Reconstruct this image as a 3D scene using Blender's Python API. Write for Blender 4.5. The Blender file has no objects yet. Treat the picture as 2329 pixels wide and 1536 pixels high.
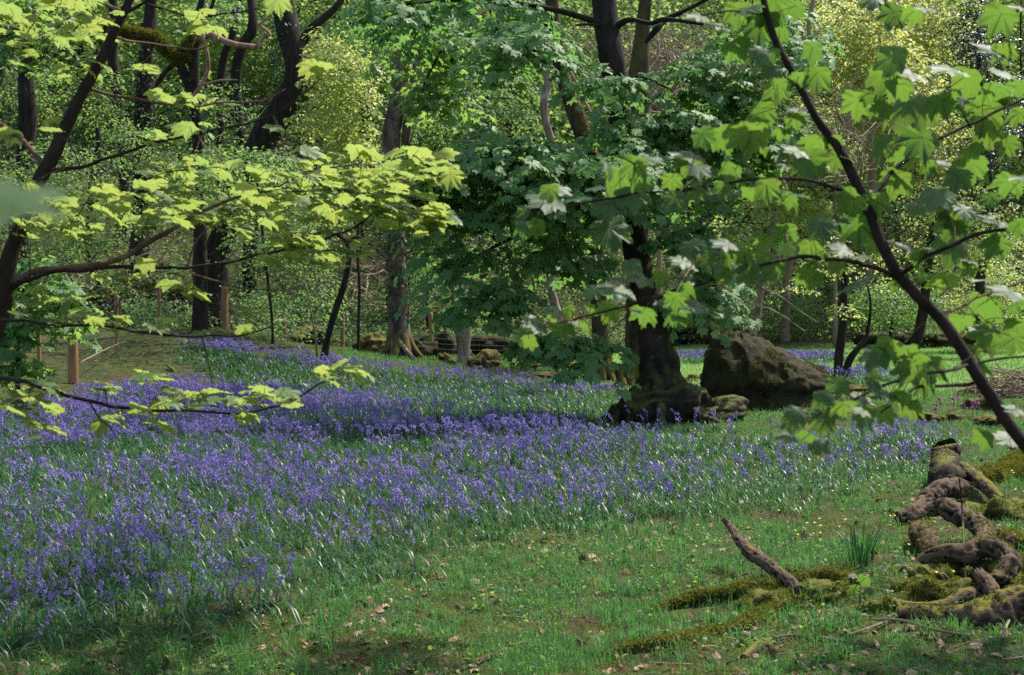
import bpy, math, random
import numpy as np
from mathutils import Vector

# ------------------------------------------------------------------ camera, sky, sun
F = 3234.7; CX = 1164.5; CY = 768.0; CAMZ = 1.6
PITCH = math.radians(-1.7)
scene = bpy.context.scene
COL = scene.collection
cam_d = bpy.data.cameras.new("camera"); cam = bpy.data.objects.new("camera", cam_d); COL.objects.link(cam)
cam.location = (0, 0, CAMZ); cam.rotation_euler = (math.radians(90) + PITCH, 0, 0)
cam_d.lens = 50; cam_d.sensor_width = 36; cam_d.clip_start = 0.05; cam_d.clip_end = 3000
cam_d.dof.use_dof = True; cam_d.dof.focus_distance = 11.5; cam_d.dof.aperture_fstop = 7.0
scene.camera = cam

SUN_EL = math.radians(56); SUN_AZ = math.radians(50)      # from +Y towards +X
SUN = Vector((math.sin(SUN_AZ)*math.cos(SUN_EL), math.cos(SUN_AZ)*math.cos(SUN_EL), math.sin(SUN_EL)))
sd = bpy.data.lights.new("sun", 'SUN'); sd.energy = 3.8; sd.angle = math.radians(0.6); sd.color = (1.0, 0.95, 0.86)
so = bpy.data.objects.new("sun", sd); so.rotation_euler = SUN.to_track_quat('Z', 'Y').to_euler(); so.location = (20, 20, 40); COL.objects.link(so)
world = bpy.data.worlds.new("World"); scene.world = world; world.use_nodes = True
wn = world.node_tree; bg = wn.nodes['Background']
sky = wn.nodes.new('ShaderNodeTexSky'); sky.sky_type = 'NISHITA'; sky.sun_disc = False
sky.sun_elevation = SUN_EL; sky.sun_rotation = SUN_AZ; sky.air_density = 1.0; sky.dust_density = 2.0
wn.links.new(sky.outputs[0], bg.inputs[0]); bg.inputs[1].default_value = 0.125
scene.view_settings.view_transform = 'Standard'; scene.view_settings.look = 'None'
scene.view_settings.exposure = 1.0; scene.view_settings.gamma = 1.0
cy = scene.cycles
cy.max_bounces = 6; cy.diffuse_bounces = 3; cy.glossy_bounces = 2; cy.transmission_bounces = 4
cy.transparent_max_bounces = 4; cy.caustics_reflective = False; cy.caustics_refractive = False
cy.sample_clamp_indirect = 4.0
cy.use_denoising = False

RNG = np.random.default_rng(7)
random.seed(7)

# ------------------------------------------------------------------ projection + terrain
_c, _s = math.cos(PITCH), math.sin(PITCH)
def P(px, py, d):
    """point seen at pixel (px, py) of the 2329 px wide picture, d metres in front of the camera (along Y)"""
    dx = (px-CX)/F; dz = -(py-CY)/F
    y = _c - dz*_s; z = _s + dz*_c
    return np.array([dx/y*d, d, CAMZ + z/y*d])
def proj(p):
    x = p[..., 0]; y = p[..., 1]; z = p[..., 2]-CAMZ
    fy = y*_c + z*_s; fz = -y*_s + z*_c
    fy = np.where(fy < 0.01, 0.01, fy)
    return CX + F*x/fy, CY - F*fz/fy

def _hash(ix, iy, iz, seed):
    h = (ix*374761393 + iy*668265263 + iz*2147483647 + seed*1274126177) & 0xffffffff
    h = ((h ^ (h >> 13))*1274126177) & 0xffffffff
    h = ((h ^ (h >> 16))*2246822519) & 0xffffffff
    return ((h ^ (h >> 13)) & 0xffffff)/float(0xffffff)
def vnoise(p, seed=0):
    p = np.asarray(p, float); i = np.floor(p).astype(np.int64); f = p-i; f = f*f*(3-2*f)
    out = 0
    for a in (0, 1):
        for b in (0, 1):
            for c in (0, 1):
                w = (f[..., 0] if a else 1-f[..., 0])*(f[..., 1] if b else 1-f[..., 1])*(f[..., 2] if c else 1-f[..., 2])
                out = out + w*_hash(i[..., 0]+a, i[..., 1]+b, i[..., 2]+c, seed)
    return out*2-1
def fbm(p, seed=0, o=3):
    r = 0; a = 1.0; p = np.asarray(p, float)
    for k in range(o):
        r = r + a*vnoise(p, seed+k); p = p*2.03; a *= 0.5
    return r
def n2(x, y, s, seed=0, o=3):
    return fbm(np.stack([x*s, y*s, np.zeros_like(x)], -1), seed, o)
def sst(t):
    t = np.clip(t, 0, 1); return t*t*(3-2*t)
def Hs(x, y):
    x = np.asarray(x, float); y = np.asarray(y, float)
    crest = np.interp(x, [-12, -7, -2.7, .3, 4], [33, 32, 28, 27, 27])
    hh = np.interp(x, [-14, -10, -7, -2.7, .3, 2], [.95, .88, .80, .33, .03, 0])
    w = np.interp(x, [-12, -7, -2.7, .3], [13, 9.5, 5, 5])
    t = sst((y-(crest-w))/w)
    z = hh*t*(1-0.55*sst((y-crest-0.8)/5))
    y0 = np.interp(x, [-30, -9, 0, 8, 30], [34, 37, 42, 43, 42])
    s = np.maximum(0, y-y0)
    z = z + 0.40*np.minimum(s, 110)*sst(s/7)
    z = z + 0.17*np.exp(-(((x-2.9)/1.3)**2+((y-8.0)/1.5)**2)) + 0.1*np.exp(-(((x-4.0)/1.1)**2+((y-10.8)/1.3)**2))
    return z
def H(x, y):
    x = np.asarray(x, float); y = np.asarray(y, float)
    z = Hs(x, y)
    z = z + 0.045*n2(x, y, .55, 3, 2) + 0.014*n2(x, y, 3.1, 9, 2)
    z = z + .07*np.clip(n2(x, y, 2.6, 13, 2)+.2, 0, 1)*np.exp(-(((x-1.7)/1.2)**2+((y-7.0)/1.0)**2))
    return z + np.clip((y-36)/20, 0, 1)*0.35*n2(x, y, .35, 21, 3)
def G(px, py, lift=0.0):
    """ground point seen at that pixel"""
    d = np.concatenate([np.linspace(2.5, 60, 1600), np.linspace(60, 200, 300)])
    dr = P(px, py, 1.0)-np.array([0, 0, CAMZ])
    x = dr[0]*d; z = CAMZ+dr[2]*d
    k = np.nonzero(z <= H(x, d)+lift)[0]
    k = k[0] if len(k) else len(d)-1
    return np.array([x[k], d[k], float(H(x[k], d[k]))+lift])
def D(px, d, lift=0.0):
    x = (px-CX)/F*d
    return np.array([x, d, float(H(x, d))+lift])

# ------------------------------------------------------------------ mesh collecting
class MB:
    def __init__(s): s.v = []; s.c = []; s.t = []; s.q = []; s.n = 0; s.tm = []; s.qm = []; s.cur = 0
    def add(s, V, tris=None, quads=None, col=None):
        V = np.asarray(V, float).reshape(-1, 3)
        if len(V) == 0: return
        s.v.append(V)
        if col is None: col = np.full((len(V), 2), .5)
        s.c.append(np.asarray(col, float).reshape(-1, 2))
        if tris is not None and len(tris): s.t.append(np.asarray(tris, np.int64).reshape(-1, 3)+s.n); s.tm.append(np.full(len(s.t[-1]), s.cur, np.int32))
        if quads is not None and len(quads): s.q.append(np.asarray(quads, np.int64).reshape(-1, 4)+s.n); s.qm.append(np.full(len(s.q[-1]), s.cur, np.int32))
        s.n += len(V)
    def arrays(s):
        V = np.concatenate(s.v)
        T = np.concatenate(s.t) if s.t else np.zeros((0, 3), np.int64)
        Q = np.concatenate(s.q) if s.q else np.zeros((0, 4), np.int64)
        return V, T, Q
    def build(s, name, mat, parent=None, smooth=True, origin=None):
        V, T, Q = s.arrays(); C = np.concatenate(s.c)
        me = bpy.data.meshes.new(name)
        if origin is not None: V = V-np.asarray(origin)
        me.vertices.add(len(V)); me.vertices.foreach_set('co', V.astype(np.float32).ravel())
        nl = len(T)*3+len(Q)*4
        me.loops.add(nl); me.loops.foreach_set('vertex_index', np.concatenate([T.ravel(), Q.ravel()]).astype(np.int32))
        me.polygons.add(len(T)+len(Q))
        st = np.concatenate([np.arange(len(T))*3, len(T)*3+np.arange(len(Q))*4]).astype(np.int32)
        me.polygons.foreach_set('loop_start', st)
        me.polygons.foreach_set('use_smooth', np.full(len(T)+len(Q), smooth, bool))
        me.update(calc_edges=True)
        a = me.attributes.new('col', 'FLOAT_COLOR', 'POINT')
        cc = np.ones((len(V), 4), np.float32); cc[:, :2] = C; cc[:, 2] = 0
        a.data.foreach_set('color', cc.ravel())
        if isinstance(mat, (list, tuple)):
            for m_ in mat: me.materials.append(m_)
            me.polygons.foreach_set('material_index', np.concatenate(s.tm+s.qm).astype(np.int32))
        else: me.materials.append(mat)
        o = bpy.data.objects.new(name, me); COL.objects.link(o)
        if origin is not None: o.location = tuple(origin)
        if parent is not None:
            o.parent = parent
            if origin is None: o.location = tuple(-np.array(parent.location)) if parent.parent is None else (0, 0, 0)
            else: o.location = tuple(np.asarray(origin)-np.array(parent.location))
        return o

def tag(o, label=None, cat=None, group=None, kind=None):
    if label: o['label'] = label
    if cat: o['category'] = cat
    if group: o['group'] = group
    if kind: o['kind'] = kind
    return o
def empty(name, loc, label, cat, group=None):
    o = bpy.data.objects.new(name, None); COL.objects.link(o); o.location = tuple(float(v) for v in loc)
    o.empty_display_size = .2
    return tag(o, label, cat, group)

def catmull(pts, sub):
    p = np.asarray(pts, float)
    if len(p) < 3:
        t = np.linspace(0, 1, sub+1)[:, None]; return p[0]*(1-t)+p[-1]*t
    q = np.vstack([2*p[0]-p[1], p, 2*p[-1]-p[-2]]); out = []
    for i in range(1, len(q)-2):
        t = np.linspace(0, 1, sub, endpoint=False)[:, None]
        a, b, c, d = q[i-1], q[i], q[i+1], q[i+2]
        out.append(.5*((2*b)+(-a+c)*t+(2*a-5*b+4*c-d)*t*t+(-a+3*b-3*c+d)*t**3))
    out.append(q[-2][None]); return np.concatenate(out)
def norm(v): return v/np.maximum(np.linalg.norm(v, axis=-1, keepdims=True), 1e-9)

def tube(mb, pts, rad, seg=10, sub=5, nz=0.0, nf=3.0, seed=0, cap=True, rnd=.5, wob=0.0, flat=1.0):
    pr = np.column_stack([np.asarray(pts, float), np.asarray(rad, float)])
    c = catmull(pr, sub); r = np.maximum(c[:, 3], 1e-4); c = c[:, :3].copy()
    if wob: c += wob*np.stack([fbm(c*nf*.5+11*k, seed+k, 2) for k in range(3)], -1)
    t = norm(np.gradient(c, axis=0))
    up = np.array([0.13, 0.09, 1.0]) if abs(t[0][2]) < .8 else np.array([1.0, 0.1, 0])
    n = norm(up-np.dot(up, t[0])*t[0]); N = []
    for k in range(len(c)):
        n = norm(n-np.dot(n, t[k])*t[k]); N.append(n)
    N = np.array(N); B = np.cross(t, N)
    a = np.linspace(0, 2*np.pi, seg, endpoint=False)
    dirs = N[:, None]*np.cos(a)[None, :, None]+B[:, None]*np.sin(a)[None, :, None]*flat
    V = c[:, None]+dirs*r[:, None, None]
    if nz:
        m = fbm(V*nf, seed, 3); V = c[:, None]+dirs*(r[:, None]*(1+nz*m))[:, :, None]
    n_, m_ = len(c), seg
    i = np.arange(n_-1)[:, None]*m_; j = np.arange(m_)[None]
    q = np.stack([i+j, i+(j+1) % m_, i+m_+(j+1) % m_, i+m_+j], -1).reshape(-1, 4)
    Vf = V.reshape(-1, 3); tr = []
    if cap:
        Vf = np.vstack([Vf, c[0], c[-1]]); A = n_*m_
        jj = np.arange(m_)
        tr = np.concatenate([np.stack([np.full(m_, A), (jj+1) % m_, jj], -1), np.stack([np.full(m_, A+1), (n_-1)*m_+jj, (n_-1)*m_+(jj+1) % m_], -1)])
    mb.add(Vf, tr, q, np.tile([rnd, .5], (len(Vf), 1)))
    return c

def twigs(mb, A, M, B, r0, r1, seg=4, rings=5):
    """batch of bent twigs A -> M -> B"""
    A, M, B = map(lambda v: np.asarray(v, float).reshape(-1, 3), (A, M, B)); n = len(A)
    if n == 0: return
    t = np.linspace(0, 1, rings)[None, :, None]
    C = (1-t)**2*A[:, None]+2*t*(1-t)*M[:, None]+t*t*B[:, None]
    T = norm(np.gradient(C, axis=1))
    up = np.array([.31, .22, .92]); N = norm(np.cross(T, up)); Bn = np.cross(T, N)
    r = (np.reshape(r0, (-1, 1))*(1-t[..., 0])+np.reshape(r1, (-1, 1))*t[..., 0])
    a = np.linspace(0, 2*np.pi, seg, endpoint=False)
    V = C[:, :, None]+(N[:, :, None]*np.cos(a)[:, None]+Bn[:, :, None]*np.sin(a)[:, None])*r[:, :, None, None]
    base = np.arange(n)[:, None, None]*rings*seg
    i = np.arange(rings-1)[None, :, None]*seg; j = np.arange(seg)[None, None]
    q = np.stack([base+i+j, base+i+(j+1) % seg, base+i+seg+(j+1) % seg, base+i+seg+j], -1).reshape(-1, 4)
    rn = np.repeat(RNG.random(n), rings*seg)
    mb.add(V.reshape(-1, 3), None, q, np.stack([rn, rn*0+.5], -1))

def frames(normal, tip):
    """rotation matrices with local Z=normal, local Y ~ tip"""
    z = norm(normal); y = norm(tip-np.sum(tip*z, -1, keepdims=True)*z); x = np.cross(y, z)
    return np.stack([x, y, z], -1)
def inst(mb, tpl, R, pos, sc, rnd=None):
    V, T, Q, vein = tpl; n = len(pos)
    if n == 0: return
    sc = np.broadcast_to(np.asarray(sc, float), (n,))
    W = np.einsum('nij,vj->nvi', R, V)*sc[:, None, None]+pos[:, None]
    off = (np.arange(n)*len(V))[:, None, None]
    t = (T[None]+off).reshape(-1, 3) if len(T) else None
    q = (Q[None]+off).reshape(-1, 4) if len(Q) else None
    if rnd is None: rnd = RNG.random(n)
    c = np.stack([np.repeat(rnd, len(V)), np.tile(vein, n)], -1)
    mb.add(W.reshape(-1, 3), t, q, c)

# ------------------------------------------------------------------ leaf templates (base at origin, tip along +Y)
E3 = np.zeros((0, 3), np.int64); E4 = np.zeros((0, 4), np.int64)
def sycamore(hd=True, droop=.25, fold=.12, skew=0.0, seed=0):
    rg = np.random.default_rng(seed)
    if hd:
        half = [(0, 1.0, 1), (5, .91, 0), (9, .90, 0), (13, .80, 0), (18, .76, 0), (24, .66, 0), (29, .74, 0), (34, .80, 0), (39, .85, 0), (44, .93, 1), (50, .85, 0), (55, .82, 0), (61, .73, 0), (68, .67, 0), (75, .60, 0), (83, .65, 0), (91, .67, 0), (99, .70, 1), (107, .61, 0), (118, .56, 0), (135, .46, 0), (155, .33, 0)]
    else:
        half = [(0, 1.0, 1), (12, .82, 0), (24, .64, 0), (44, .93, 1), (60, .75, 0), (75, .58, 0), (99, .70, 1), (125, .5, 0), (155, .32, 0)]
    pts = [(a, r, v) for a, r, v in half]+[(-a, r, v) for a, r, v in reversed(half[1:])]
    ang = np.radians([a for a, _, _ in pts])*(1+skew*0); rr = np.array([r for _, r, _ in pts])*(1+.06*rg.standard_normal(len(pts)))
    vv = np.array([v for _, _, v in pts], float); n = len(pts)
    rings = [.5, 1.0] if hd else [1.0]
    V = [[0, 0, 0]]; ve = [1.0]
    for f in rings:
        for k in range(n):
            r = rr[k]*f
            x = math.sin(ang[k]+skew*r*.3)*r; y = math.cos(ang[k]+skew*r*.3)*r
            z = fold*r*(0.35-vv[k])-droop*(r**2)*(.6+.5*math.cos(ang[k]))+.03*rg.standard_normal()*f
            V.append([x, y, z]); ve.append(vv[k])
    T = [[0, 1+(k+1) % n, 1+k] for k in range(n)]
    Q = [[1+k, 1+(k+1) % n, 1+n+(k+1) % n, 1+n+k] for k in range(n)] if hd else []
    return (np.array(V), np.array(T)[:, ::-1], np.array(Q).reshape(-1, 4)[:, ::-1].astype(np.int64) if hd else E4, np.array(ve))
SYC_HD = [sycamore(True, dr, fo, sk, k) for k, (dr, fo, sk) in enumerate([(.18, .10, .2), (.35, .14, -.3), (.08, .03, .1), (.45, .18, .3), (.25, .2, -.2), (.6, .12, .1)])]
SYC = [sycamore(False, dr, fo, sk, k) for k, (dr, fo, sk) in enumerate([(.15, .10, .1), (.35, .12, -.2), (.25, .2, .1)])]
OVAL = (np.array([[0, 0, 0], [-.30, .38, .06], [.30, .38, .06], [0, .45, -.02], [-.17, .78, 0], [.17, .78, 0], [0, 1, -.12]], float),
        np.array([[0, 3, 1], [0, 2, 3], [1, 3, 4], [3, 2, 5], [4, 3, 6], [3, 5, 6]]), E4, np.array([1, 0, 0, 1, 0, 0, 1.]))
KITE = (np.array([[0, 0, 0], [-.34, .42, .08], [.34, .42, .08], [0, 1, -.1]], float), np.array([[0, 3, 1], [0, 2, 3]]), E4, np.array([1, 0, 0, 1.]))

def leaves(mb, tpls, pos, normal, tip, size, rnd=None, sel=None):
    n = len(pos); k = RNG.integers(0, len(tpls), n) if sel is None else sel; size = np.broadcast_to(np.asarray(size, float), (n,))
    if rnd is None: rnd = RNG.random(n)
    R = frames(normal, tip)
    for i, tp in enumerate(tpls):
        m = k == i
        inst(mb, tp, R[m], pos[m], size[m], rnd[m])

# ------------------------------------------------------------------ materials
def newmat(name):
    m = bpy.data.materials.new(name); m.use_nodes = True; nt = m.node_tree; nt.nodes.clear()
    out = nt.nodes.new('ShaderNodeOutputMaterial'); return m, nt, out
def rgb(c): return (c[0], c[1], c[2], 1)
def mix(nt, a, b, fac):
    n = nt.nodes.new('ShaderNodeMix'); n.data_type = 'RGBA'
    for s, v in ((n.inputs[6], a), (n.inputs[7], b)):
        if isinstance(v, tuple): s.default_value = rgb(v)
        else: nt.links.new(v, s)
    if isinstance(fac, (int, float)): n.inputs[0].default_value = fac
    else: nt.links.new(fac, n.inputs[0])
    return n.outputs[2]
def noise(nt, scale, detail=3, vec=None, rough=.55, stretch=None):
    n = nt.nodes.new('ShaderNodeTexNoise'); n.inputs['Scale'].default_value = scale; n.inputs['Detail'].default_value = detail; n.inputs['Roughness'].default_value = rough
    tc = nt.nodes.new('ShaderNodeNewGeometry')
    v = tc.outputs['Position']
    if stretch:
        mp = nt.nodes.new('ShaderNodeMapping'); mp.inputs['Scale'].default_value = stretch; nt.links.new(v, mp.inputs[0]); v = mp.outputs[0]
    nt.links.new(v, n.inputs['Vector']); return n.outputs['Fac']
def ramp(nt, x, lo, hi):
    n = nt.nodes.new('ShaderNodeMapRange'); n.inputs[1].default_value = lo; n.inputs[2].default_value = hi; n.clamp = True
    nt.links.new(x, n.inputs[0]); return n.outputs[0]
def mth(nt, op, a, b=None):
    n = nt.nodes.new('ShaderNodeMath'); n.operation = op
    for s, v in ((n.inputs[0], a), (n.inputs[1], b)):
        if v is None: continue
        if isinstance(v, (int, float)): s.default_value = v
        else: nt.links.new(v, s)
    return n.outputs[0]
def attr(nt):
    a = nt.nodes.new('ShaderNodeAttribute'); a.attribute_name = 'col'
    s = nt.nodes.new('ShaderNodeSeparateColor'); nt.links.new(a.outputs['Color'], s.inputs[0])
    return s.outputs[0], s.outputs[1]

def leafmat(name, a, b, tr, tfac=.45, rough=.38, spec=.5, vein=None):
    m, nt, out = newmat(name); r, v = attr(nt)
    c = mix(nt, a, b, r)
    tc = mix(nt, tr, tuple(x*y for x, y in zip(tr, (1.22, 1.05, .9))), r)
    if vein:
        vp = mth(nt, 'POWER', v, 14.0)
        c = mix(nt, c, vein, mth(nt, 'MULTIPLY', vp, .6))
        tc = mix(nt, tc, tuple(x*.45 for x in tr), mth(nt, 'MULTIPLY', vp, .6))
    p = nt.nodes.new('ShaderNodeBsdfPrincipled'); nt.links.new(c, p.inputs['Base Color']); p.inputs['Roughness'].default_value = rough; p.inputs['Specular IOR Level'].default_value = spec
    t = nt.nodes.new('ShaderNodeBsdfTranslucent'); nt.links.new(tc, t.inputs[0])
    ms = nt.nodes.new('ShaderNodeMixShader'); ms.inputs[0].default_value = tfac
    nt.links.new(p.outputs[0], ms.inputs[1]); nt.links.new(t.outputs[0], ms.inputs[2]); nt.links.new(ms.outputs[0], out.inputs[0])
    return m
def barkmat(name, c1, c2, moss=(.10, .10, .012), moss_lo=.9, moss_hi=1.3, sc=9, stretch=(1, 1, .3), bump=.6, lichen=None, rough=.9):
    m, nt, out = newmat(name)
    n1 = noise(nt, sc, 5, stretch=stretch); n2_ = noise(nt, sc*.28, 3)
    fr = mth(nt, 'ADD', n1, mth(nt, 'MULTIPLY', mth(nt, 'SUBTRACT', attr(nt)[1], .5), .75))
    c = mix(nt, c1, c2, ramp(nt, fr, .35, .68))
    if lichen: c = mix(nt, c, lichen, ramp(nt, n2_, .56, .68))
    g = nt.nodes.new('ShaderNodeNewGeometry'); sx = nt.nodes.new('ShaderNodeSeparateXYZ'); nt.links.new(g.outputs['Normal'], sx.inputs[0])
    f = mth(nt, 'ADD', mth(nt, 'MULTIPLY', sx.outputs[2], .8), noise(nt, sc*.45, 4))
    mn = noise(nt, sc*5, 4)
    mc = mix(nt, moss, tuple(x*1.9 for x in moss), ramp(nt, mn, .35, .7))
    c = mix(nt, c, mc, ramp(nt, f, moss_lo, moss_hi))
    p = nt.nodes.new('ShaderNodeBsdfPrincipled'); nt.links.new(c, p.inputs['Base Color']); p.inputs['Roughness'].default_value = rough; p.inputs['Specular IOR Level'].default_value = .2
    b = nt.nodes.new('ShaderNodeBump'); b.inputs['Strength'].default_value = bump; b.inputs['Distance'].default_value = .02
    nt.links.new(mth(nt, 'ADD', n1, mth(nt, 'MULTIPLY', mn, .5)), b.inputs['Height']); nt.links.new(b.outputs[0], p.inputs['Normal'])
    nt.links.new(p.outputs[0], out.inputs[0]); return m
def plain(name, c1, c2=None, rough=.6, spec=.3, tfac=0, tr=None):
    m, nt, out = newmat(name); r, v = attr(nt)
    c = mix(nt, c1, c2 or c1, r)
    p = nt.nodes.new('ShaderNodeBsdfPrincipled'); nt.links.new(c, p.inputs['Base Color']); p.inputs['Roughness'].default_value = rough; p.inputs['Specular IOR Level'].default_value = spec
    if tfac:
        t = nt.nodes.new('ShaderNodeBsdfTranslucent'); t.inputs[0].default_value = rgb(tr)
        ms = nt.nodes.new('ShaderNodeMixShader'); ms.inputs[0].default_value = tfac
        nt.links.new(p.outputs[0], ms.inputs[1]); nt.links.new(t.outputs[0], ms.inputs[2]); nt.links.new(ms.outputs[0], out.inputs[0])
    else: nt.links.new(p.outputs[0], out.inputs[0])
    return m

M = {}
M['leaf_right'] = leafmat('sycamore_leaf_near', (.035, .08, .03), (.085, .15, .055), (.15, .30, .04), .48, .5, .38, vein=(.15, .20, .06))
M['leaf_left'] = leafmat('sycamore_leaf_young', (.075, .15, .045), (.11, .19, .05), (.34, .47, .11), .52, .45, .45, vein=(.2, .25, .06))
M['leaf_dark'] = leafmat('sycamore_leaf_deep', (.09, .19, .06), (.145, .26, .075), (.18, .40, .09), .42, .55, .35)
M['leaf_mid'] = leafmat('green_leaf', (.06, .15, .05), (.12, .22, .06), (.27, .48, .10), .5, .5, .4)
M['leaf_far'] = leafmat('far_leaf', (.06, .15, .06), (.18, .28, .09), (.36, .54, .14), .5, .6, .3)
M['leaf_bright'] = leafmat('bright_leaf', (.16, .24, .06), (.26, .33, .09), (.55, .68, .18), .5, .45, .4)
M['leaf_yellow'] = leafmat('yellow_leaf', (.18, .25, .06), (.28, .33, .10), (.58, .66, .20), .5, .45, .4)
M['leaf_ivy'] = leafmat('ivy_leaf', (.012, .04, .015), (.03, .07, .02), (.03, .09, .01), .15, .5, .35)
M['leaf_holly'] = leafmat('holly_leaf', (.008, .03, .014), (.015, .045, .018), (.01, .03, .005), .08, .36, .5)
M['leaf_under'] = leafmat('undergrowth_leaf', (.045, .12, .05), (.13, .23, .08), (.26, .46, .10), .44, .6, .3)
M['twig'] = plain('twig_bark', (.045, .030, .022), (.09, .065, .05), .8)
M['twig_pale'] = plain('twig_pale', (.16, .11, .07), (.30, .22, .15), .8)
M['stem_near'] = barkmat('sapling_bark', (.018, .011, .009), (.045, .029, .022), moss_lo=1.6, moss_hi=1.9, sc=22, bump=.4)
M['stem_pinkish'] = barkmat('branch_bark', (.09, .05, .035), (.20, .12, .08), moss_lo=1.6, moss_hi=1.9, sc=20, bump=.4)
M['bark_dark'] = barkmat('dark_bark', (.012, .010, .007), (.04, .030, .02), moss_lo=1.15, moss_hi=1.5)
M['bark_red'] = barkmat('peeling_bark', (.14, .075, .05), (.40, .24, .18), moss_lo=1.5, moss_hi=1.8, sc=14)
M['bark_syc'] = barkmat('sycamore_bark', (.012, .009, .007), (.05, .036, .027), moss=(.06, .06, .012), moss_lo=.7, moss_hi=1.15, sc=7, bump=.8)
M['bark_pale'] = barkmat('pale_bark', (.10, .065, .045), (.30, .22, .17), moss=(.06, .07, .015), moss_lo=1.0, moss_hi=1.3, sc=6, lichen=(.36, .31, .27))
M['bark_snag'] = barkmat('snag_bark', (.05, .03, .022), (.20, .13, .10), moss=(.06, .06, .012), moss_lo=.8, moss_hi=1.1, sc=5, lichen=(.24, .20, .17))
M['bark_root'] = barkmat('root_bark', (.012, .009, .006), (.042, .032, .018), moss=(.05, .055, .010), moss_lo=.85, moss_hi=1.2, sc=10, bump=1.0)
M['bark_mossy'] = barkmat('mossy_bark', (.022, .016, .010), (.09, .065, .032), moss=(.075, .062, .012), moss_lo=.45, moss_hi=.85, sc=8)
M['bark_dead'] = barkmat('dead_wood', (.008, .006, .004), (.135, .088, .058), moss=(.11, .10, .012), moss_lo=1.30, moss_hi=1.42, sc=30, stretch=None, bump=.9, lichen=(.05, .035, .026))
M['bark_log'] = barkmat('rotting_log', (.022, .015, .010), (.10, .065, .042), moss=(.10, .09, .012), moss_lo=1.05, moss_hi=1.25, sc=26, stretch=None, bump=.9)
M['moss_log'] = barkmat('moss_log', (.025, .018, .010), (.07, .045, .022), moss=(.07, .075, .012), moss_lo=.35, moss_hi=.75, sc=16, stretch=None, bump=1.0)
M['moss'] = plain('moss_fuzz', (.03, .045, .010), (.20, .195, .035), .8, .2, .25, (.25, .26, .02))
M['moss_dark'] = plain('moss_fuzz_dark', (.05, .055, .01), (.11, .10, .015), .8, .2, .2, (.12, .12, .015))
M['grass'] = plain('grass_blade', (.026, .10, .026), (.11, .22, .055), .5, .3, .42, (.12, .34, .06))
M['meadow'] = plain('meadow_blade_lit_tone', (.18, .31, .08), (.28, .40, .12), .5, .3, .45, (.36, .56, .15))  # brighter copy of the grass, sunlight on the clearing put into its colour
M['bb_leaf'] = plain('bluebell_leaf', (.016, .065, .02), (.06, .14, .045), .42, .5, .35, (.06, .20, .035))
M['bb_flower'] = plain('bluebell_flower', (.22, .17, .44), (.46, .36, .64), .55, .3, .4, (.43, .35, .74))
M['bb_stem'] = plain('bluebell_stem', (.06, .10, .06), (.08, .08, .12), .5)
M['pink'] = plain('pink_flower', (.42, .10, .30), (.55, .16, .40), .6)
M['yellow'] = plain('yellow_flower', (.75, .5, .03), (.8, .6, .05), .6)
M['litter'] = plain('dead_leaf', (.14, .07, .03), (.42, .27, .17), .6, .3)
M['post'] = barkmat('fence_post_wood', (.20, .105, .05), (.36, .20, .10), moss_lo=1.6, moss_hi=1.9, sc=20, stretch=(1, 1, .1), bump=.3)
M['wire'] = plain('galvanised_wire', (.10, .105, .105), None, .6, .3)
M['fern'] = leafmat('fern', (.06, .13, .02), (.09, .17, .03), (.15, .32, .04), .4, .5, .3)

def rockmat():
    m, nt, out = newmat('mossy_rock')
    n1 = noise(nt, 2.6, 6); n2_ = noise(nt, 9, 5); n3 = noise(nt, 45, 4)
    c = mix(nt, (.007, .006, .005), (.026, .023, .020), ramp(nt, n2_, .45, .72))  # bare rock darkened to carry the shadow on the boulder front
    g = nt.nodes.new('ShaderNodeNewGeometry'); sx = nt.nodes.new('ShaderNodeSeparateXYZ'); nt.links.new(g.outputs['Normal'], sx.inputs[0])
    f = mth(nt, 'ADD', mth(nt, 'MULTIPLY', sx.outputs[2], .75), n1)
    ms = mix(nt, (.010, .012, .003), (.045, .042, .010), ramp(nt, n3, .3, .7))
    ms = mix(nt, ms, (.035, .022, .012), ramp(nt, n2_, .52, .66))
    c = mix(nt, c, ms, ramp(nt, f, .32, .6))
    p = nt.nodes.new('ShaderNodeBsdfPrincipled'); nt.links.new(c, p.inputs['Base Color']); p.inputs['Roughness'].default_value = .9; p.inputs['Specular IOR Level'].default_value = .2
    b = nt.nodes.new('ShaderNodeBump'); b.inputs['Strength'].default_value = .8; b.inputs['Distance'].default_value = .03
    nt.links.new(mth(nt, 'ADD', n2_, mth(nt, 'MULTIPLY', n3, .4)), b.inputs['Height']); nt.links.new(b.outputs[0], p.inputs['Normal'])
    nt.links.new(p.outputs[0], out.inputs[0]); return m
M['rock'] = rockmat()
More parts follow.
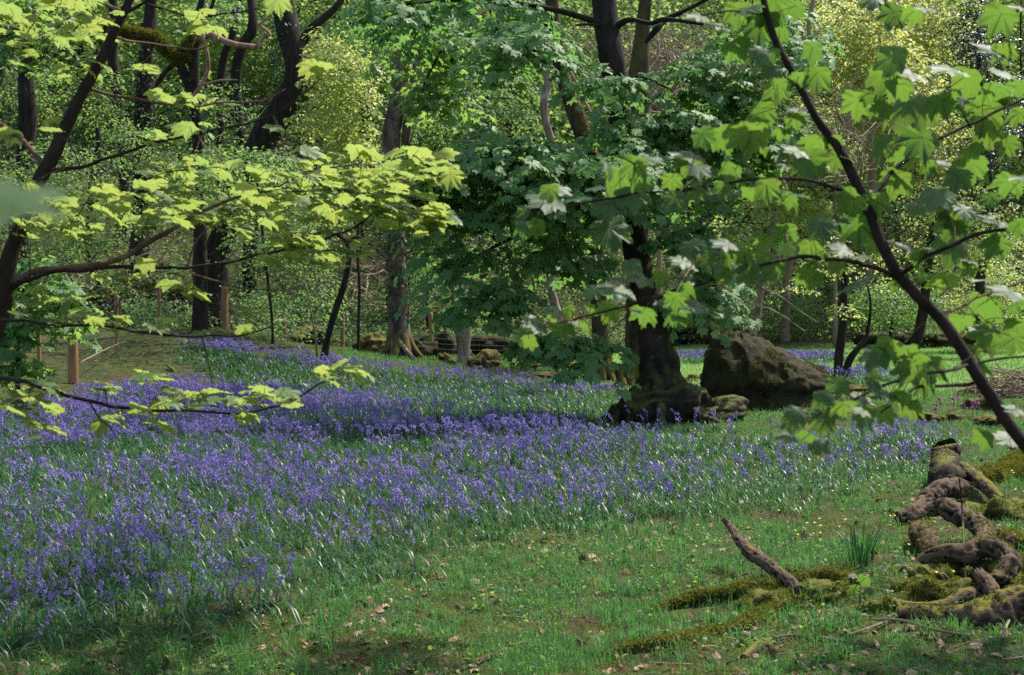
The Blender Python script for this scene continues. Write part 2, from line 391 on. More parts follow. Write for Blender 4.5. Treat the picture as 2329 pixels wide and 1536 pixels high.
def groundmat():
    m, nt, out = newmat('woodland_ground')
    r, w = attr(nt)                       # r: meadow 0..1, w: woodland floor 0..1
    a = noise(nt, 1.1, 5); b_ = noise(nt, 5.5, 5); c_ = noise(nt, 38, 4)
    grass = mix(nt, (.014, .032, .010), (.045, .085, .022), ramp(nt, c_, .35, .65))
    moss = mix(nt, (.035, .045, .012), (.10, .10, .02), ramp(nt, c_, .35, .7))
    brown = mix(nt, (.035, .02, .011), (.15, .08, .045), ramp(nt, c_, .35, .72))
    c = mix(nt, grass, moss, ramp(nt, b_, .44, .56))
    c = mix(nt, c, brown, ramp(nt, a, .56, .66))
    c = mix(nt, c, mix(nt, (.10, .22, .035), (.17, .28, .06), ramp(nt, b_, .4, .6)), r)  # meadow ground lightened in place of sunlight
    wood = mix(nt, (.014, .014, .008), (.05, .045, .022), ramp(nt, c_, .35, .7))
    wood = mix(nt, wood, (.07, .075, .015), ramp(nt, b_, .44, .6))
    c = mix(nt, c, wood, w)
    p = nt.nodes.new('ShaderNodeBsdfPrincipled'); nt.links.new(c, p.inputs['Base Color']); p.inputs['Roughness'].default_value = .95; p.inputs['Specular IOR Level'].default_value = .15
    b = nt.nodes.new('ShaderNodeBump'); b.inputs['Strength'].default_value = 1; b.inputs['Distance'].default_value = .03
    nt.links.new(mth(nt, 'ADD', mth(nt, 'MULTIPLY', b_, 1.0), c_), b.inputs['Height']); nt.links.new(b.outputs[0], p.inputs['Normal'])
    nt.links.new(p.outputs[0], out.inputs[0]); return m
M['ground'] = groundmat()

# ------------------------------------------------------------------ zones of the ground (authored as seen from the camera, stored as ground positions)
def inpoly(x, y, poly):
    r = np.zeros(x.shape, bool); n = len(poly)
    for i in range(n):
        x0, y0 = poly[i]; x1, y1 = poly[(i+1) % n]
        if y0 == y1: continue
        r ^= ((y0 > y) != (y1 > y)) & (x < (x1-x0)*(y-y0)/(y1-y0)+x0)
    return r
MAIN = [(-700, 1010), (0, 985), (190, 915), (330, 893), (470, 890), (700, 925), (850, 930), (1000, 948), (1200, 968), (1400, 992), (1600, 1000), (1760, 1012), (1900, 1035), (2010, 1060), (2000, 1095), (1850, 1130), (1640, 1190), (1450, 1210), (1150, 1225), (1000, 1265), (850, 1335), (620, 1410), (450, 1470), (0, 1530), (-700, 1540)]
RIDGE = [(430, 785), (500, 792), (700, 822), (850, 850), (1100, 878), (1400, 903), (1440, 925), (1250, 950), (1000, 930), (850, 915), (700, 908), (560, 880), (440, 830)]
RIGHTD = [(1860, 995), (2150, 1005), (2180, 1060), (2050, 1075), (1880, 1040)]
DEBRIS = [(1400, 1480), (1700, 1330), (1950, 1280), (2100, 1180), (2500, 1080), (2600, 1600), (1350, 1600)]
FARB = [(1540, 816), (1890, 816), (1890, 830), (1540, 833)]
FARB2 = [(1870, 855), (2030, 858), (2010, 880), (1880, 876)]
def zones(x, y, z):
    px, py = proj(np.stack([x, y, z], -1))
    nz = n2(x, y, .9, 40, 3); nf = n2(x, y, 3.0, 50, 2)
    ne = n2(x, y, 1.7, 45, 3); jx = px + 45*nf+20*RNG.standard_normal(px.shape)
    jy = py + (26*ne+14*nz+16*RNG.standard_normal(px.shape))*np.clip((py-820)/250, .12, 1)
    main = inpoly(jx, jy, MAIN); ridge = inpoly(jx, jy, RIDGE); rd = inpoly(jx, jy, RIGHTD); fb = inpoly(jx, jy*1.0, FARB) | inpoly(jx, jy, FARB2)
    dens = np.zeros_like(px)
    lo = np.interp(py, [860, 900, 1050, 1150, 1250, 1330, 1450], [1.2, 1.2, 1.0, .78, .60, .52, .48])
    lo = lo*np.interp(px, [0, 1300, 1600, 2000], [1, 1, .62, .55]); lo = lo*np.interp(px, [0, 500, 1000], [1.45, 1.35, 1.0])*np.where(py > 1150, 1, .8); lo = np.where((px > 1400) & (py < 1075) & (py > 1000), lo*.45, lo)
    lo = lo*np.clip(.95+1.0*nz+.7*nf, .06, 1.5)
    dens = np.where(main, lo, dens)
    # the crest of the bank flowers, its near slope is mostly leaves
    crest = np.interp(px, [430, 700, 850, 1100, 1400], [806, 845, 866, 890, 912])
    dens = np.where(ridge, np.where(py < crest, 1.0, .06), dens)
    dens = np.where(rd, .55*np.clip(.8+nz, .1, 1.2), dens)
    dens = np.where(fb & (y < 44), .8, dens)
    leaf = np.clip(dens*1.6, 0, 1)
    leaf = np.where(main, np.maximum(leaf, .8)*np.clip(1.15+.4*nf, .65, 1), leaf); leaf = np.where(ridge, 1.0, leaf)
    return dens, leaf, px, py

# ------------------------------------------------------------------ ground
def make_ground():
    ys = np.concatenate([np.linspace(-8, 5, 14)[:-1], np.linspace(5, 14, 240)[:-1], np.linspace(14, 46, 300)[:-1], np.linspace(46, 140, 120)[:-1], np.linspace(140, 700, 16)])
    h = np.concatenate([np.linspace(0, 8, 190)[:-1], np.linspace(8, 32, 110)[:-1], np.linspace(32, 500, 30)])
    xs = np.concatenate([-h[::-1][:-1], h])
    X, Y = np.meshgrid(xs, ys); Z = H(X, Y)
    nx, ny = len(xs), len(ys)
    i = np.arange(ny-1)[:, None]*nx; j = np.arange(nx-1)[None]
    q = np.stack([i+j, i+j+1, i+nx+j+1, i+nx+j], -1).reshape(-1, 4)
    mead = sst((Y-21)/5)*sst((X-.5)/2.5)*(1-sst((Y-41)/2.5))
    y0 = np.interp(X, [-30, -9, 0, 8, 30], [30, 34.5, 38, 42, 41])
    wood = sst((Y-y0)/2.5)
    bank = sst((-3.6-X)/1.0)*sst((Y-21.5)/1.5)*(1-sst((Y-34)/2)); wood = np.maximum(wood, .45*bank)
    mb = MB(); mb.add(np.stack([X, Y, Z], -1).reshape(-1, 3), None, q, np.stack([mead.ravel(), wood.ravel()], -1))
    o = mb.build('ground', M['ground']); tag(o, kind='structure')
make_ground()

# ------------------------------------------------------------------ ground cover (stuff)
def sample_ground(n, d0, d1, p, marg=1.5):
    u = RNG.random(n); a = 1-p
    d = (d0**a+u*(d1**a-d0**a))**(1/a)
    x = (RNG.random(n)*2-1)*(.37*d+marg)
    return x, d
def blade_mb(mb, x, y, ln, wd, lean, az, rnd, segs=2, z=None):
    """flat blades that arch over; arrays"""
    n = len(x)
    if z is None: z = H(x, y)-.005
    base = np.stack([x, y, z], -1)
    dr = np.stack([np.cos(az), np.sin(az), np.zeros(n)], -1)
    side = np.stack([-np.sin(az), np.cos(az), np.zeros(n)], -1)
    V = []
    for k in range(segs+1):
        t = k/segs
        ang = lean*t
        # integrated arc
        s = ln*t
        hor = s*np.sin(ang*.6)*.9; ver = s*np.cos(ang*.75)
        c = base+dr*hor[:, None]+np.array([0, 0, 1.])*ver[:, None]
        w = wd*(1-.35*t) if k < segs else wd*0
        if k < segs: V += [c-side*(w/2)[:, None], c+side*(w/2)[:, None]]
        else: V += [c]
    V = np.stack(V, 1); m = V.shape[1]
    off = np.arange(n)[:, None]*m
    q = [np.concatenate([off+2*k, off+2*k+1, off+2*k+3, off+2*k+2], 1) for k in range(segs-1)]
    t = np.concatenate([off+2*(segs-1), off+2*(segs-1)+1, off+2*segs], 1)
    mb.add(V.reshape(-1, 3), t, np.concatenate(q) if q else None, np.stack([np.repeat(rnd, m), np.full(n*m, .5)], -1))

def make_grass():
    mb = MB()
    x, y = sample_ground(520000, 4.6, 42, 1.35)
    dens, leaf, px, py = zones(x, y, H(x, y))
    nz = n2(x, y, 1.3, 70, 3); bare = n2(x, y, .8, 77, 3)
    nq = n2(x, y, 4.5, 71, 2); keep = RNG.random(len(x)) < np.where(leaf > .5, .15, np.clip(.9-1.7*np.maximum(0, nz-.05)-1.2*np.maximum(0, nq)*(y < 15), .07, 1))
    deb = inpoly(px+40*nq, py+25*nz, DEBRIS); keep &= ~(deb & (RNG.random(len(x)) < .72))
    keep &= ~((x < -4.2) & (y > 21) & (leaf < .2) & (RNG.random(len(x)) < .93))
    x, y = x[keep], y[keep]; n = len(x); L = leaf[keep]
    big = n2(x, y, .5, 91, 2)
    ln = (.035+.035*RNG.random(n)+.03*np.clip(big, 0, 1))*np.interp(y, [5, 20, 42], [1, 1.2, 1.7])*np.where(L > .5, 1.3, 1)
    wd = .0028*np.interp(y, [5, 12, 25, 42], [1, 1.7, 3.4, 6.5])
    blade_mb(mb, x, y, ln, wd*np.ones(n), RNG.random(n)*1.5+.2, RNG.random(n)*6.28, np.clip(RNG.random(n)*.7+.3*sst((x-1)/3)*sst((y-18)/6), 0, 1), 2)  # blade colour lightened towards the meadow to look sunlit
    tag(mb.build('grass', M['grass']), 'short green grass over the glade floor', 'grass', kind='stuff')
make_grass()
def make_tufts():
    mb = MB(); x, y = sample_ground(2600, 4.8, 20, 1.5); dens, leaf, px, py = zones(x, y, H(x, y)); k = (leaf < .5) & (n2(x, y, 1.0, 191, 2) > -.15); x, y = x[k], y[k]
    n = len(x); m = 26; X = np.repeat(x, m); Y = np.repeat(y, m); r = .035*RNG.random(n*m)**.5; az = RNG.random(n*m)*6.28; X = X+r*np.cos(az); Y = Y+r*np.sin(az)
    blade_mb(mb, X, Y, .05+.08*RNG.random(n*m)*np.repeat(.4+RNG.random(n), m), np.interp(Y, [5, 20], [.003, .006]), .4+2.0*RNG.random(n*m), az+RNG.standard_normal(n*m)*.5, np.clip(np.repeat(RNG.random(n), m)*.7+.3*RNG.random(n*m), 0, 1), 3)
    tag(mb.build('grass_tufts', M['grass']), 'longer arching grass tufts scattered over the short turf', 'grass tufts', kind='stuff')
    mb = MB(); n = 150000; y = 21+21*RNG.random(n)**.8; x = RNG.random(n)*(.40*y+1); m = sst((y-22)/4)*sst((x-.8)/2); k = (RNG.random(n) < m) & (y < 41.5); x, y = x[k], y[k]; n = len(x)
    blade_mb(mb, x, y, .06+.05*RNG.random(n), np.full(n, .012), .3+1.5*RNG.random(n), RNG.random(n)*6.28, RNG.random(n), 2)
    tag(mb.build('meadow_grass', M['meadow']), 'grass of the clearing behind the boulder, sunlight painted into its bright colour', 'grass', kind='stuff')
make_tufts()

def make_bluebells():
    # candidates of constant density
    A = [(5.5, 34.0, 118)]
    d0, d1, dn = A[0]
    area = .37*(d1**2-d0**2)+2*1.5*(d1-d0)
    n = int(area*dn); y = np.sqrt(d0**2+RNG.random(n)*(d1**2-d0**2)); x = (RNG.random(n)*2-1)*(.37*y+1.2)
    n2_ = 9000; y2 = 34+RNG.random(n2_)*9.5; x2 = RNG.random(n2_)*13+3.0
    x = np.concatenate([x, x2]); y = np.concatenate([y, y2])
    z = H(x, y); dens, leaf, px, py = zones(x, y, z)
    u = RNG.random(len(x))
    fl = u < dens*.55
    lf = RNG.random(len(x)) < leaf*.95
    # leaves
    mb = MB(); xi, yi = x[lf], y[lf]
    for k in range(5):
        m = len(xi); az = RNG.random(m)*6.28
        ln = .13+.15*RNG.random(m); wd = (.0065+.004*RNG.random(m))*np.interp(yi, [6, 12, 30], [1, 1.1, 1.7])
        blade_mb(mb, xi+.02*np.cos(az), yi+.02*np.sin(az), ln, wd, 1.0+2.0*RNG.random(m), az, RNG.random(m), 4)
    tag(mb.build('bluebell_leaves', M['bb_leaf']), 'glossy strap leaves of the bluebell carpet', 'bluebell leaves', kind='stuff')
    # flowers
    xf, yf = x[fl], y[fl]; n = len(xf); zf = H(xf, yf)
    h = (.22+.11*RNG.random(n))*(.85+.2*np.clip(n2(xf, yf, .8, 31, 2), -1, 1)); az = RNG.random(n)*6.28; az = az*.6+.8
    dr = np.stack([np.cos(az), np.sin(az), 0*az], -1)
    A0 = np.stack([xf, yf, zf], -1); up = np.array([0, 0, 1.])
    lean = (RNG.random(n)*.10)[:, None]
    top = A0+up*h[:, None]+dr*(.03+lean); mid = A0+up*(h*.72)[:, None]+dr*lean*.2
    mbs = MB(); twigs(mbs, A0, mid, top, .0022*np.interp(yf, [6, 30], [1, 1.8]), .0014*np.interp(yf, [6, 30], [1, 1.8]), 3, 4)
    tag(mbs.build('bluebell_stems', M['bb_stem']), 'dark thin stems of the bluebell carpet', 'bluebell stems', kind='stuff')
    a = np.linspace(0, 2*np.pi, 4, endpoint=False)
    ring = lambda r, y_: np.stack([np.cos(a)*r, np.full(4, y_), np.sin(a)*r], -1)
    a5 = np.linspace(0, 2*np.pi, 4, endpoint=False)+.6
    V = np.concatenate([[[0, 0, 0]], ring(.26, .22), ring(.25, .7), ring(.46, 1.0)])
    T = np.array([[0, 1+(k+1) % 4, 1+k] for k in range(4)])
    Q = np.array([[s+k, s+(k+1) % 4, s+4+(k+1) % 4, s+4+k] for s in (1, 5) for k in range(4)])
    BELL = (V, T, Q, np.full(len(V), .5))
    mb = MB(); nb = 8
    for k in range(nb):
        t = k/(nb-1); m = RNG.random(n) < .92
        c = mid*(1-t)+top*t+up*(.02*math.sin(t*3.1))
        side = (RNG.random((n, 3))-.5)*.028; side[:, 2] *= .35
        c = c+side+dr*.006
        ax = -up+dr*(.55+.5*RNG.random((n, 1)))+(RNG.random((n, 3))-.5)*.7
        R = frames(np.cross(ax, RNG.standard_normal((n, 3))), ax)
        rn = np.clip(RNG.random(n)*.6+.4*RNG.random(), 0, 1)
        inst(mb, BELL, R[m], c[m], ((.0155+.004*RNG.random(n))*np.interp(yf, [6, 12, 30], [1, 1.1, 1.5]))[m], rn[m])
    tag(mb.build('bluebells', M['bb_flower'], smooth=False), 'carpet of violet blue bluebell flowers across the glade', 'bluebells', kind='stuff')
    print('bluebells', n, 'leafplants', len(xi))
make_bluebells()

def make_litter():
    mb = MB(); x, y = sample_ground(15000, 4.6, 34, 1.6)
    dens, leaf, px, py = zones(x, y, H(x, y))
    a = n2(x, y, .9, 77, 3)
    dirt = ((x < -2) & (y > 22) & (leaf < .3))
    strip = (py > 1400) & (px < 1000) & (leaf < .5); keep = strip | (inpoly(px, py, DEBRIS) & (RNG.random(len(x)) < .5)) | ((leaf < .3) & (a > .15) & (y < 14)) | ((leaf < .3) & (RNG.random(len(x)) < .10) & (y < 15)) | dirt
    x, y = x[keep], y[keep]; n = len(x)
    nr = RNG.standard_normal((n, 3))*.5+np.array([0, 0, 1.]); tp = RNG.standard_normal((n, 3))
    leaves(mb, [SYC[1], OVAL, SYC[0]], np.stack([x, y, H(x, y)+.012], -1), nr, tp, (.014+.030*RNG.random(n)**2), RNG.random(n)**1.3)
    tag(mb.build('leaf_litter', M['litter'], smooth=False), 'scattered pale brown dead leaves lying on moss and turf', 'dead leaves', kind='stuff')
make_litter()

def fuzz(name, mat, parent, srcs, dens=9000, ln=.014, wd=.004, zmin=.15, maxn=60000, patch=None):
    """moss tufts standing on the upper faces of meshes"""
    Ps = []; Ns = []
    for mb in srcs:
        V, T, Q = mb.arrays(); TT = np.concatenate([T, Q[:, [0, 1, 2]], Q[:, [0, 2, 3]]])
        a, b, c = V[TT[:, 0]], V[TT[:, 1]], V[TT[:, 2]]
        nn = np.cross(b-a, c-a); ar = np.linalg.norm(nn, axis=1)/2; nn = norm(nn)
        flip = np.where(nn[:, 2] < 0, 1, 1)
        ok = (np.abs(nn[:, 2]) > zmin)
        cen = (a+b+c)/3
        idx = np.nonzero(ok)[0]
        if not len(idx): continue
        cnt = min(maxn, int(ar[idx].sum()*dens)); pr = ar[idx]/ar[idx].sum()
        k = RNG.choice(idx, cnt, p=pr); u = RNG.random((cnt, 1)); v = RNG.random((cnt, 1)); s = u+v > 1; u = np.where(s, 1-u, u); v = np.where(s, 1-v, v)
        Ps.append(a[k]+(b[k]-a[k])*u+(c[k]-a[k])*v); Ns.append(nn[k]*flip[k][:, None])
    if not Ps: return
    p = np.concatenate(Ps); nrm = np.concatenate(Ns)
    if patch is not None:
        m = fbm(p*patch, 5, 3) > -.05; p, nrm = p[m], nrm[m]
    nrm = norm(nrm+RNG.standard_normal(nrm.shape)*.7); n = len(p)
    sd = norm(np.cross(nrm, RNG.standard_normal((n, 3)))); L = (ln*(.5+RNG.random(n)))[:, None]
    V = np.stack([p-sd*wd, p+sd*wd, p+nrm*L], 1).reshape(-1, 3)
    rn = np.clip(.5+.6*fbm(p*9, 8, 3)+.25*RNG.standard_normal(n), 0, 1)
    mb = MB(); mb.add(V, np.arange(3*n).reshape(-1, 3), None, np.stack([np.repeat(rn, 3), np.full(3*n, .5)], -1))
    return mb.build(name, mat, parent)

# moss cushions on the turf (low tufts)
def make_moss():
    mb = MB(); x, y = sample_ground(220000, 4.8, 34, 1.5)
    dens, leaf, px, py = zones(x, y, H(x, y))
    a = n2(x, y, 1.3, 70, 3)
    bank = (x < -3.5) & (y > 20) & (leaf < .3)
    right = (py > 1240) & (px > 1420)
    keep = (leaf < .35) & ((a > .20) | bank | (inpoly(px, py, DEBRIS) & (a > -.55))) & (y < 33)
    x, y = x[keep], y[keep]; n = len(x)
    z = H(x, y)+.02*np.clip(a[keep], 0, 1)
    blade_mb(mb, x, y, .012+.016*RNG.random(n), np.interp(y, [5, 12, 30], [.005, .008, .02]), RNG.random(n)*2, RNG.random(n)*6.28, np.clip(.4+.5*n2(x, y, 4, 5, 2)+.2*RNG.standard_normal(n), 0, 1), 1, z)
    tag(mb.build('moss_patches', M['moss']), 'golden green moss patches in the turf', 'moss', kind='stuff')
make_moss()

# ------------------------------------------------------------------ foliage helpers
def ell(e):
    px, py, rx, ry, d, rd, nS = e
    c = P(px, py, d); k = d/F
    v = RNG.standard_normal((nS, 3)); v = norm(v)*(RNG.random((nS, 1))**(1/2.2))
    return c+v*np.array([rx*k, rd, ry*k]), c
def sprays(mb, centers, mid, R, m, tpls, size, up=1.0, cambias=.15, flat=.22, droop=.3, jit=.42):
    n = len(centers); tot = n*m
    c = np.repeat(centers, m, 0); Rr = np.repeat(R*(.65+.7*RNG.random(n)), m)
    az = RNG.random(tot)*2*np.pi; r = np.sqrt(RNG.random(tot))
    rad = np.stack([np.cos(az), np.sin(az), np.zeros(tot)], -1)
    tilt = np.repeat(RNG.standard_normal((n, 3))*.25, m, 0)
    o = centers-mid; o[:, 2] *= .2; o = norm(o)*.35; tilt = tilt+np.repeat(o, m, 0)
    pos = c+rad*(r*Rr)[:, None]
    pos[:, 2] += -droop*Rr*r*r+flat*Rr*RNG.standard_normal(tot)*.5-np.sum(rad*tilt, -1)*r*Rr
    nr = np.array([0, 0, up])+rad*(.55*r)[:, None]+tilt+jit*RNG.standard_normal((tot, 3))+np.array([0, -cambias, 0])
    tp = rad+np.array([0, 0, -.35])+.5*RNG.standard_normal((tot, 3))
    rn = np.clip(np.repeat(RNG.random(n), m)*.5+RNG.random(tot)*.5, 0, 1)
    leaves(mb, tpls, pos, nr, tp, size*(.65+.6*RNG.random(tot)), rn)
    return pos
def connect(mb, pts, nodes, r0, r1, sag=.12, maxr=None):
    """join every spray to the nearest limb or earlier twig"""
    pts = np.asarray(pts); N = [np.asarray(p) for p in nodes]; arr = np.array(N)
    dist = np.min(np.linalg.norm(pts[:, None]-arr[None], axis=2), 1); order = np.argsort(dist)
    A = []; Mi = []; B = []
    for i in order:
        p = pts[i]; dd = np.linalg.norm(arr-p, axis=1); k = np.argmin(dd); a = arr[k]
        L = dd[k]; m = (a+p)/2+RNG.standard_normal(3)*.12*L+np.array([0, 0, sag*L])
        A.append(a); Mi.append(m); B.append(p)
        q = .25*a+.5*m+.25*p
        arr = np.vstack([arr, q, p])
    A, Mi, B = map(np.array, (A, Mi, B)); L = np.linalg.norm(A-B, axis=1)
    rr = np.clip(r0*L/1.0, r1, r0)
    twigs(mb, A, Mi, B, rr, np.full(len(A), r1))
KIND = {'big': ([OVAL], .105, .45, 30), 'syc': (SYC, .10, .45, 30), 'oval': ([OVAL], .085, .38, 28), 'kite': ([KITE], .075, .42, 26), 'ivy': ([OVAL], .06, .18, 16)}

def tree(name, label, cat, base, stems, bark, crown=(), kind='syc', leaf='leaf_mid', size=None, R=None, per=None, group=None, limbs=(), twig='twig', ivy=(), nz=.13, moss=False, sag=.12, r0=.02, dens=1.0, cambias=.15, flat=.22, jit=.42):
    """base: (px, d) of the foot; stems: [[(px, py, d, width_px), ...], ...] the first rises from the foot"""
    b = D(base[0], base[1]); root = empty(name, b, label, cat, group)
    nodes = []; tm = MB()
    for si, st in enumerate(stems):
        pts = [P(a, c, d) for a, c, d, w in st]; rad = [w/2/F*d for a, c, d, w in st]
        if si == 0:
            pts = [b-np.array([0, 0, .25])]+pts; rad = [base[2]/2/F*base[1] if len(base) > 2 else rad[0]*1.25]+rad
        c = tube(tm, pts, rad, 14, 7, nz, 2.2 if base[1] < 33 else 1.1, seed=int(base[0]) % 97+si, wob=0 if base[1] < 33 else .22)
        nodes += list(c[len(c)//3:])
    trunk = tm.build('trunk', M[bark], root)
    if moss: fuzz('moss', M['moss_dark'], trunk, [tm], 3500, .03, .008, -1, 14000, patch=2.0)
    for li, (st, bk) in enumerate(limbs):
        lm = MB(); pts = [P(a, c, d) for a, c, d, w in st]; rad = [w/2/F*d for a, c, d, w in st]
        c = tube(lm, pts, rad, 9, 6, .12, 4, seed=li+3, wob=.01)
        nodes += list(c); lm.build('limb', M[bk], root)
    tp, sz, RR, pr = KIND[kind]; sz = size or sz; RR = R or RR; pr = per or pr
    if crown:
        cm = MB(); allc = []
        for e in crown:
            e = e[:6]+(int(e[6]*dens),)
            cs, mid = ell(e); allc.append(cs); sprays(cm, cs, mid, RR, pr, tp, sz, cambias=cambias, flat=flat, jit=jit)
        allc = np.concatenate(allc)
        cm.cur = 1; connect(cm, allc[:400], nodes, r0, .0035*base[1]/18, sag)
        cm.build('crown', [M[leaf], M[twig]], root)
    if ivy:
        im = MB()
        for (px, py, rx, ry, d, n) in ivy:
            k = d/F; v = RNG.standard_normal((n, 3)); az = RNG.random(n)*6.28
            c = P(px, py, d); pos = c+np.stack([np.cos(az)*rx*k*(.9+.3*RNG.random(n)), np.sin(az)*rx*k, (RNG.random(n)*2-1)*ry*k], -1)
            nr = np.stack([np.cos(az), np.sin(az), .5+0*az], -1)+.5*v
            leaves(im, [OVAL], pos, nr, np.array([0, 0, -1.])+.5*v, .07+.04*RNG.random(n))
        im.build('ivy', M['leaf_ivy'], trunk)
    return root
# ------------------------------------------------------------------ wooded slope: undergrowth and the mass of leaves high on the hill
def make_undergrowth():
    mb = MB(); n = 15000
    y = 28+72*RNG.random(n)**1.35; x = (RNG.random(n)*2-1)*(.38*y+4)
    y0 = np.interp(x, [-30, -9.5, -7, 0, 8, 30], [27, 30.5, 35, 41, 43.5, 43]); k = y > y0; x, y = x[k], y[k]; n = len(x)
    hv = n2(x, y, .28, 5, 3); k = hv > -.75; x, y, hv = x[k], y[k], hv[k]; n = len(x); hgt = .2+1.5*RNG.random(n)*np.clip(.35+hv, .05, 1.6)
    c = np.stack([x, y, H(x, y)+hgt], -1)
    m = 30; pos = np.repeat(c, m, 0)+RNG.standard_normal((n*m, 3))*np.repeat(np.stack([.6+0*hgt, .6+0*hgt, hgt*.45], -1), m, 0)
    nr = np.array([0, -.35, 1.])+RNG.standard_normal((n*m, 3))*.55
    sz = np.repeat(np.interp(y, [28, 36, 60, 100], [.07, .085, .13, .19]), m)*(.6+.7*RNG.random(n*m))
    leaves(mb, [KITE, OVAL], pos, nr, RNG.standard_normal((n*m, 3))+np.array([0, 0, -.4]), sz, np.clip(np.repeat(.5+.6*n2(x, y, .2, 8, 2), m)+.3*RNG.standard_normal(n*m), 0, 1))
    tag(mb.build('undergrowth', M['leaf_under']), 'dark bramble and ivy ground cover on the wooded slope', 'undergrowth', kind='stuff')
make_undergrowth()
def far_woods():
    mb = MB(); tw = MB(); n = 5200
    y = 52+50*RNG.random(n); x = (RNG.random(n)*2-1)*(.40*y+4)
    hgt = .5+10*RNG.random(n); hv = fbm(np.stack([x*.22, y*.15, hgt*.3], -1), 77, 2); k = hv > -.12; x, y, hgt = x[k], y[k], hgt[k]; n = len(x)
    c = np.stack([x, y, H(x, y)+hgt], -1); m = 110
    nz = n2(x, y, .09, 15, 2)
    pos = np.repeat(c, m, 0)+RNG.standard_normal((n*m, 3))*np.array([.95, .95, .5])
    nr = np.array([0, -.3, 1.])+RNG.standard_normal((n*m, 3))*.55
    leaves(mb, [KITE], pos, nr, RNG.standard_normal((n*m, 3))+np.array([0, 0, -.4]), .19+.13*RNG.random(n*m), np.clip(np.repeat(.5+.7*nz, m)+.25*RNG.standard_normal(n*m), 0, 1))
    tag(mb.build('far_woodland', M['leaf_far']), 'mass of spring leaves high on the slope behind the trees', 'woodland', kind='stuff')
    c = c[:350]; a = c.copy(); a[:, 2] = H(x[:350], y[:350])-.2; mid = (a+c)/2+RNG.standard_normal(c.shape)*.5
    twigs(tw, a, mid, c+RNG.standard_normal(c.shape)*.5, .07, .02, 5, 6)
    tag(tw.build('far_woodland_stems', M['bark_dark']), 'many thin dark stems standing in the far wood', 'woodland', kind='stuff')
far_woods()

# ------------------------------------------------------------------ big trees
tree('oak_tree', 'thick dark crooked trunk forking to the right, ivy on its fork, behind the wire fence', 'tree', (490, 36, 104),
     [[(490, 735, 36, 84), (500, 640, 36, 66), (507, 545, 36, 58), (545, 430, 36, 60), (598, 320, 36, 66), (640, 240, 36, 64), (670, 150, 36, 62), (657, 60, 36, 52), (648, -60, 36, 48), (640, -300, 36, 36)],
      [(668, 165, 36, 40), (700, 112, 36, 24), (745, 50, 36, 18), (795, -20, 36, 12)]], 'bark_dark',
     crown=[(650, 400, 170, 60, 35, 1.6, 22), (430, 350, 130, 60, 34.5, 1.5, 18), (560, 500, 200, 60, 34, 1.3, 26)], kind='oval', leaf='leaf_mid', size=.085, R=.42, per=34,
     ivy=[(650, 130, 32, 75, 36, 420), (620, 290, 30, 60, 36, 200), (505, 640, 34, 90, 36, 220)])
tree('snag', 'pale barked trunk with a broken jagged top and mossy flared foot by the fence', 'dead tree', (908, 31, 84),
     [[(908, 812, 31, 66), (906, 760, 31, 52), (905, 690, 31, 46), (903, 600, 31, 42), (896, 450, 31, 42), (890, 330, 31, 42), (903, 230, 31, 38), (914, 120, 31, 36), (917, 60, 31, 32), (921, 10, 31, 12)],
      [(922, 330, 31, 18), (930, 250, 31, 20), (946, 160, 31, 20), (966, 70, 31, 16), (1010, 8, 31, 12)]], 'bark_snag', ivy=[(906, 660, 24, 70, 31, 420), (900, 300, 20, 80, 31, 200), (905, 520, 24, 60, 31, 300)])
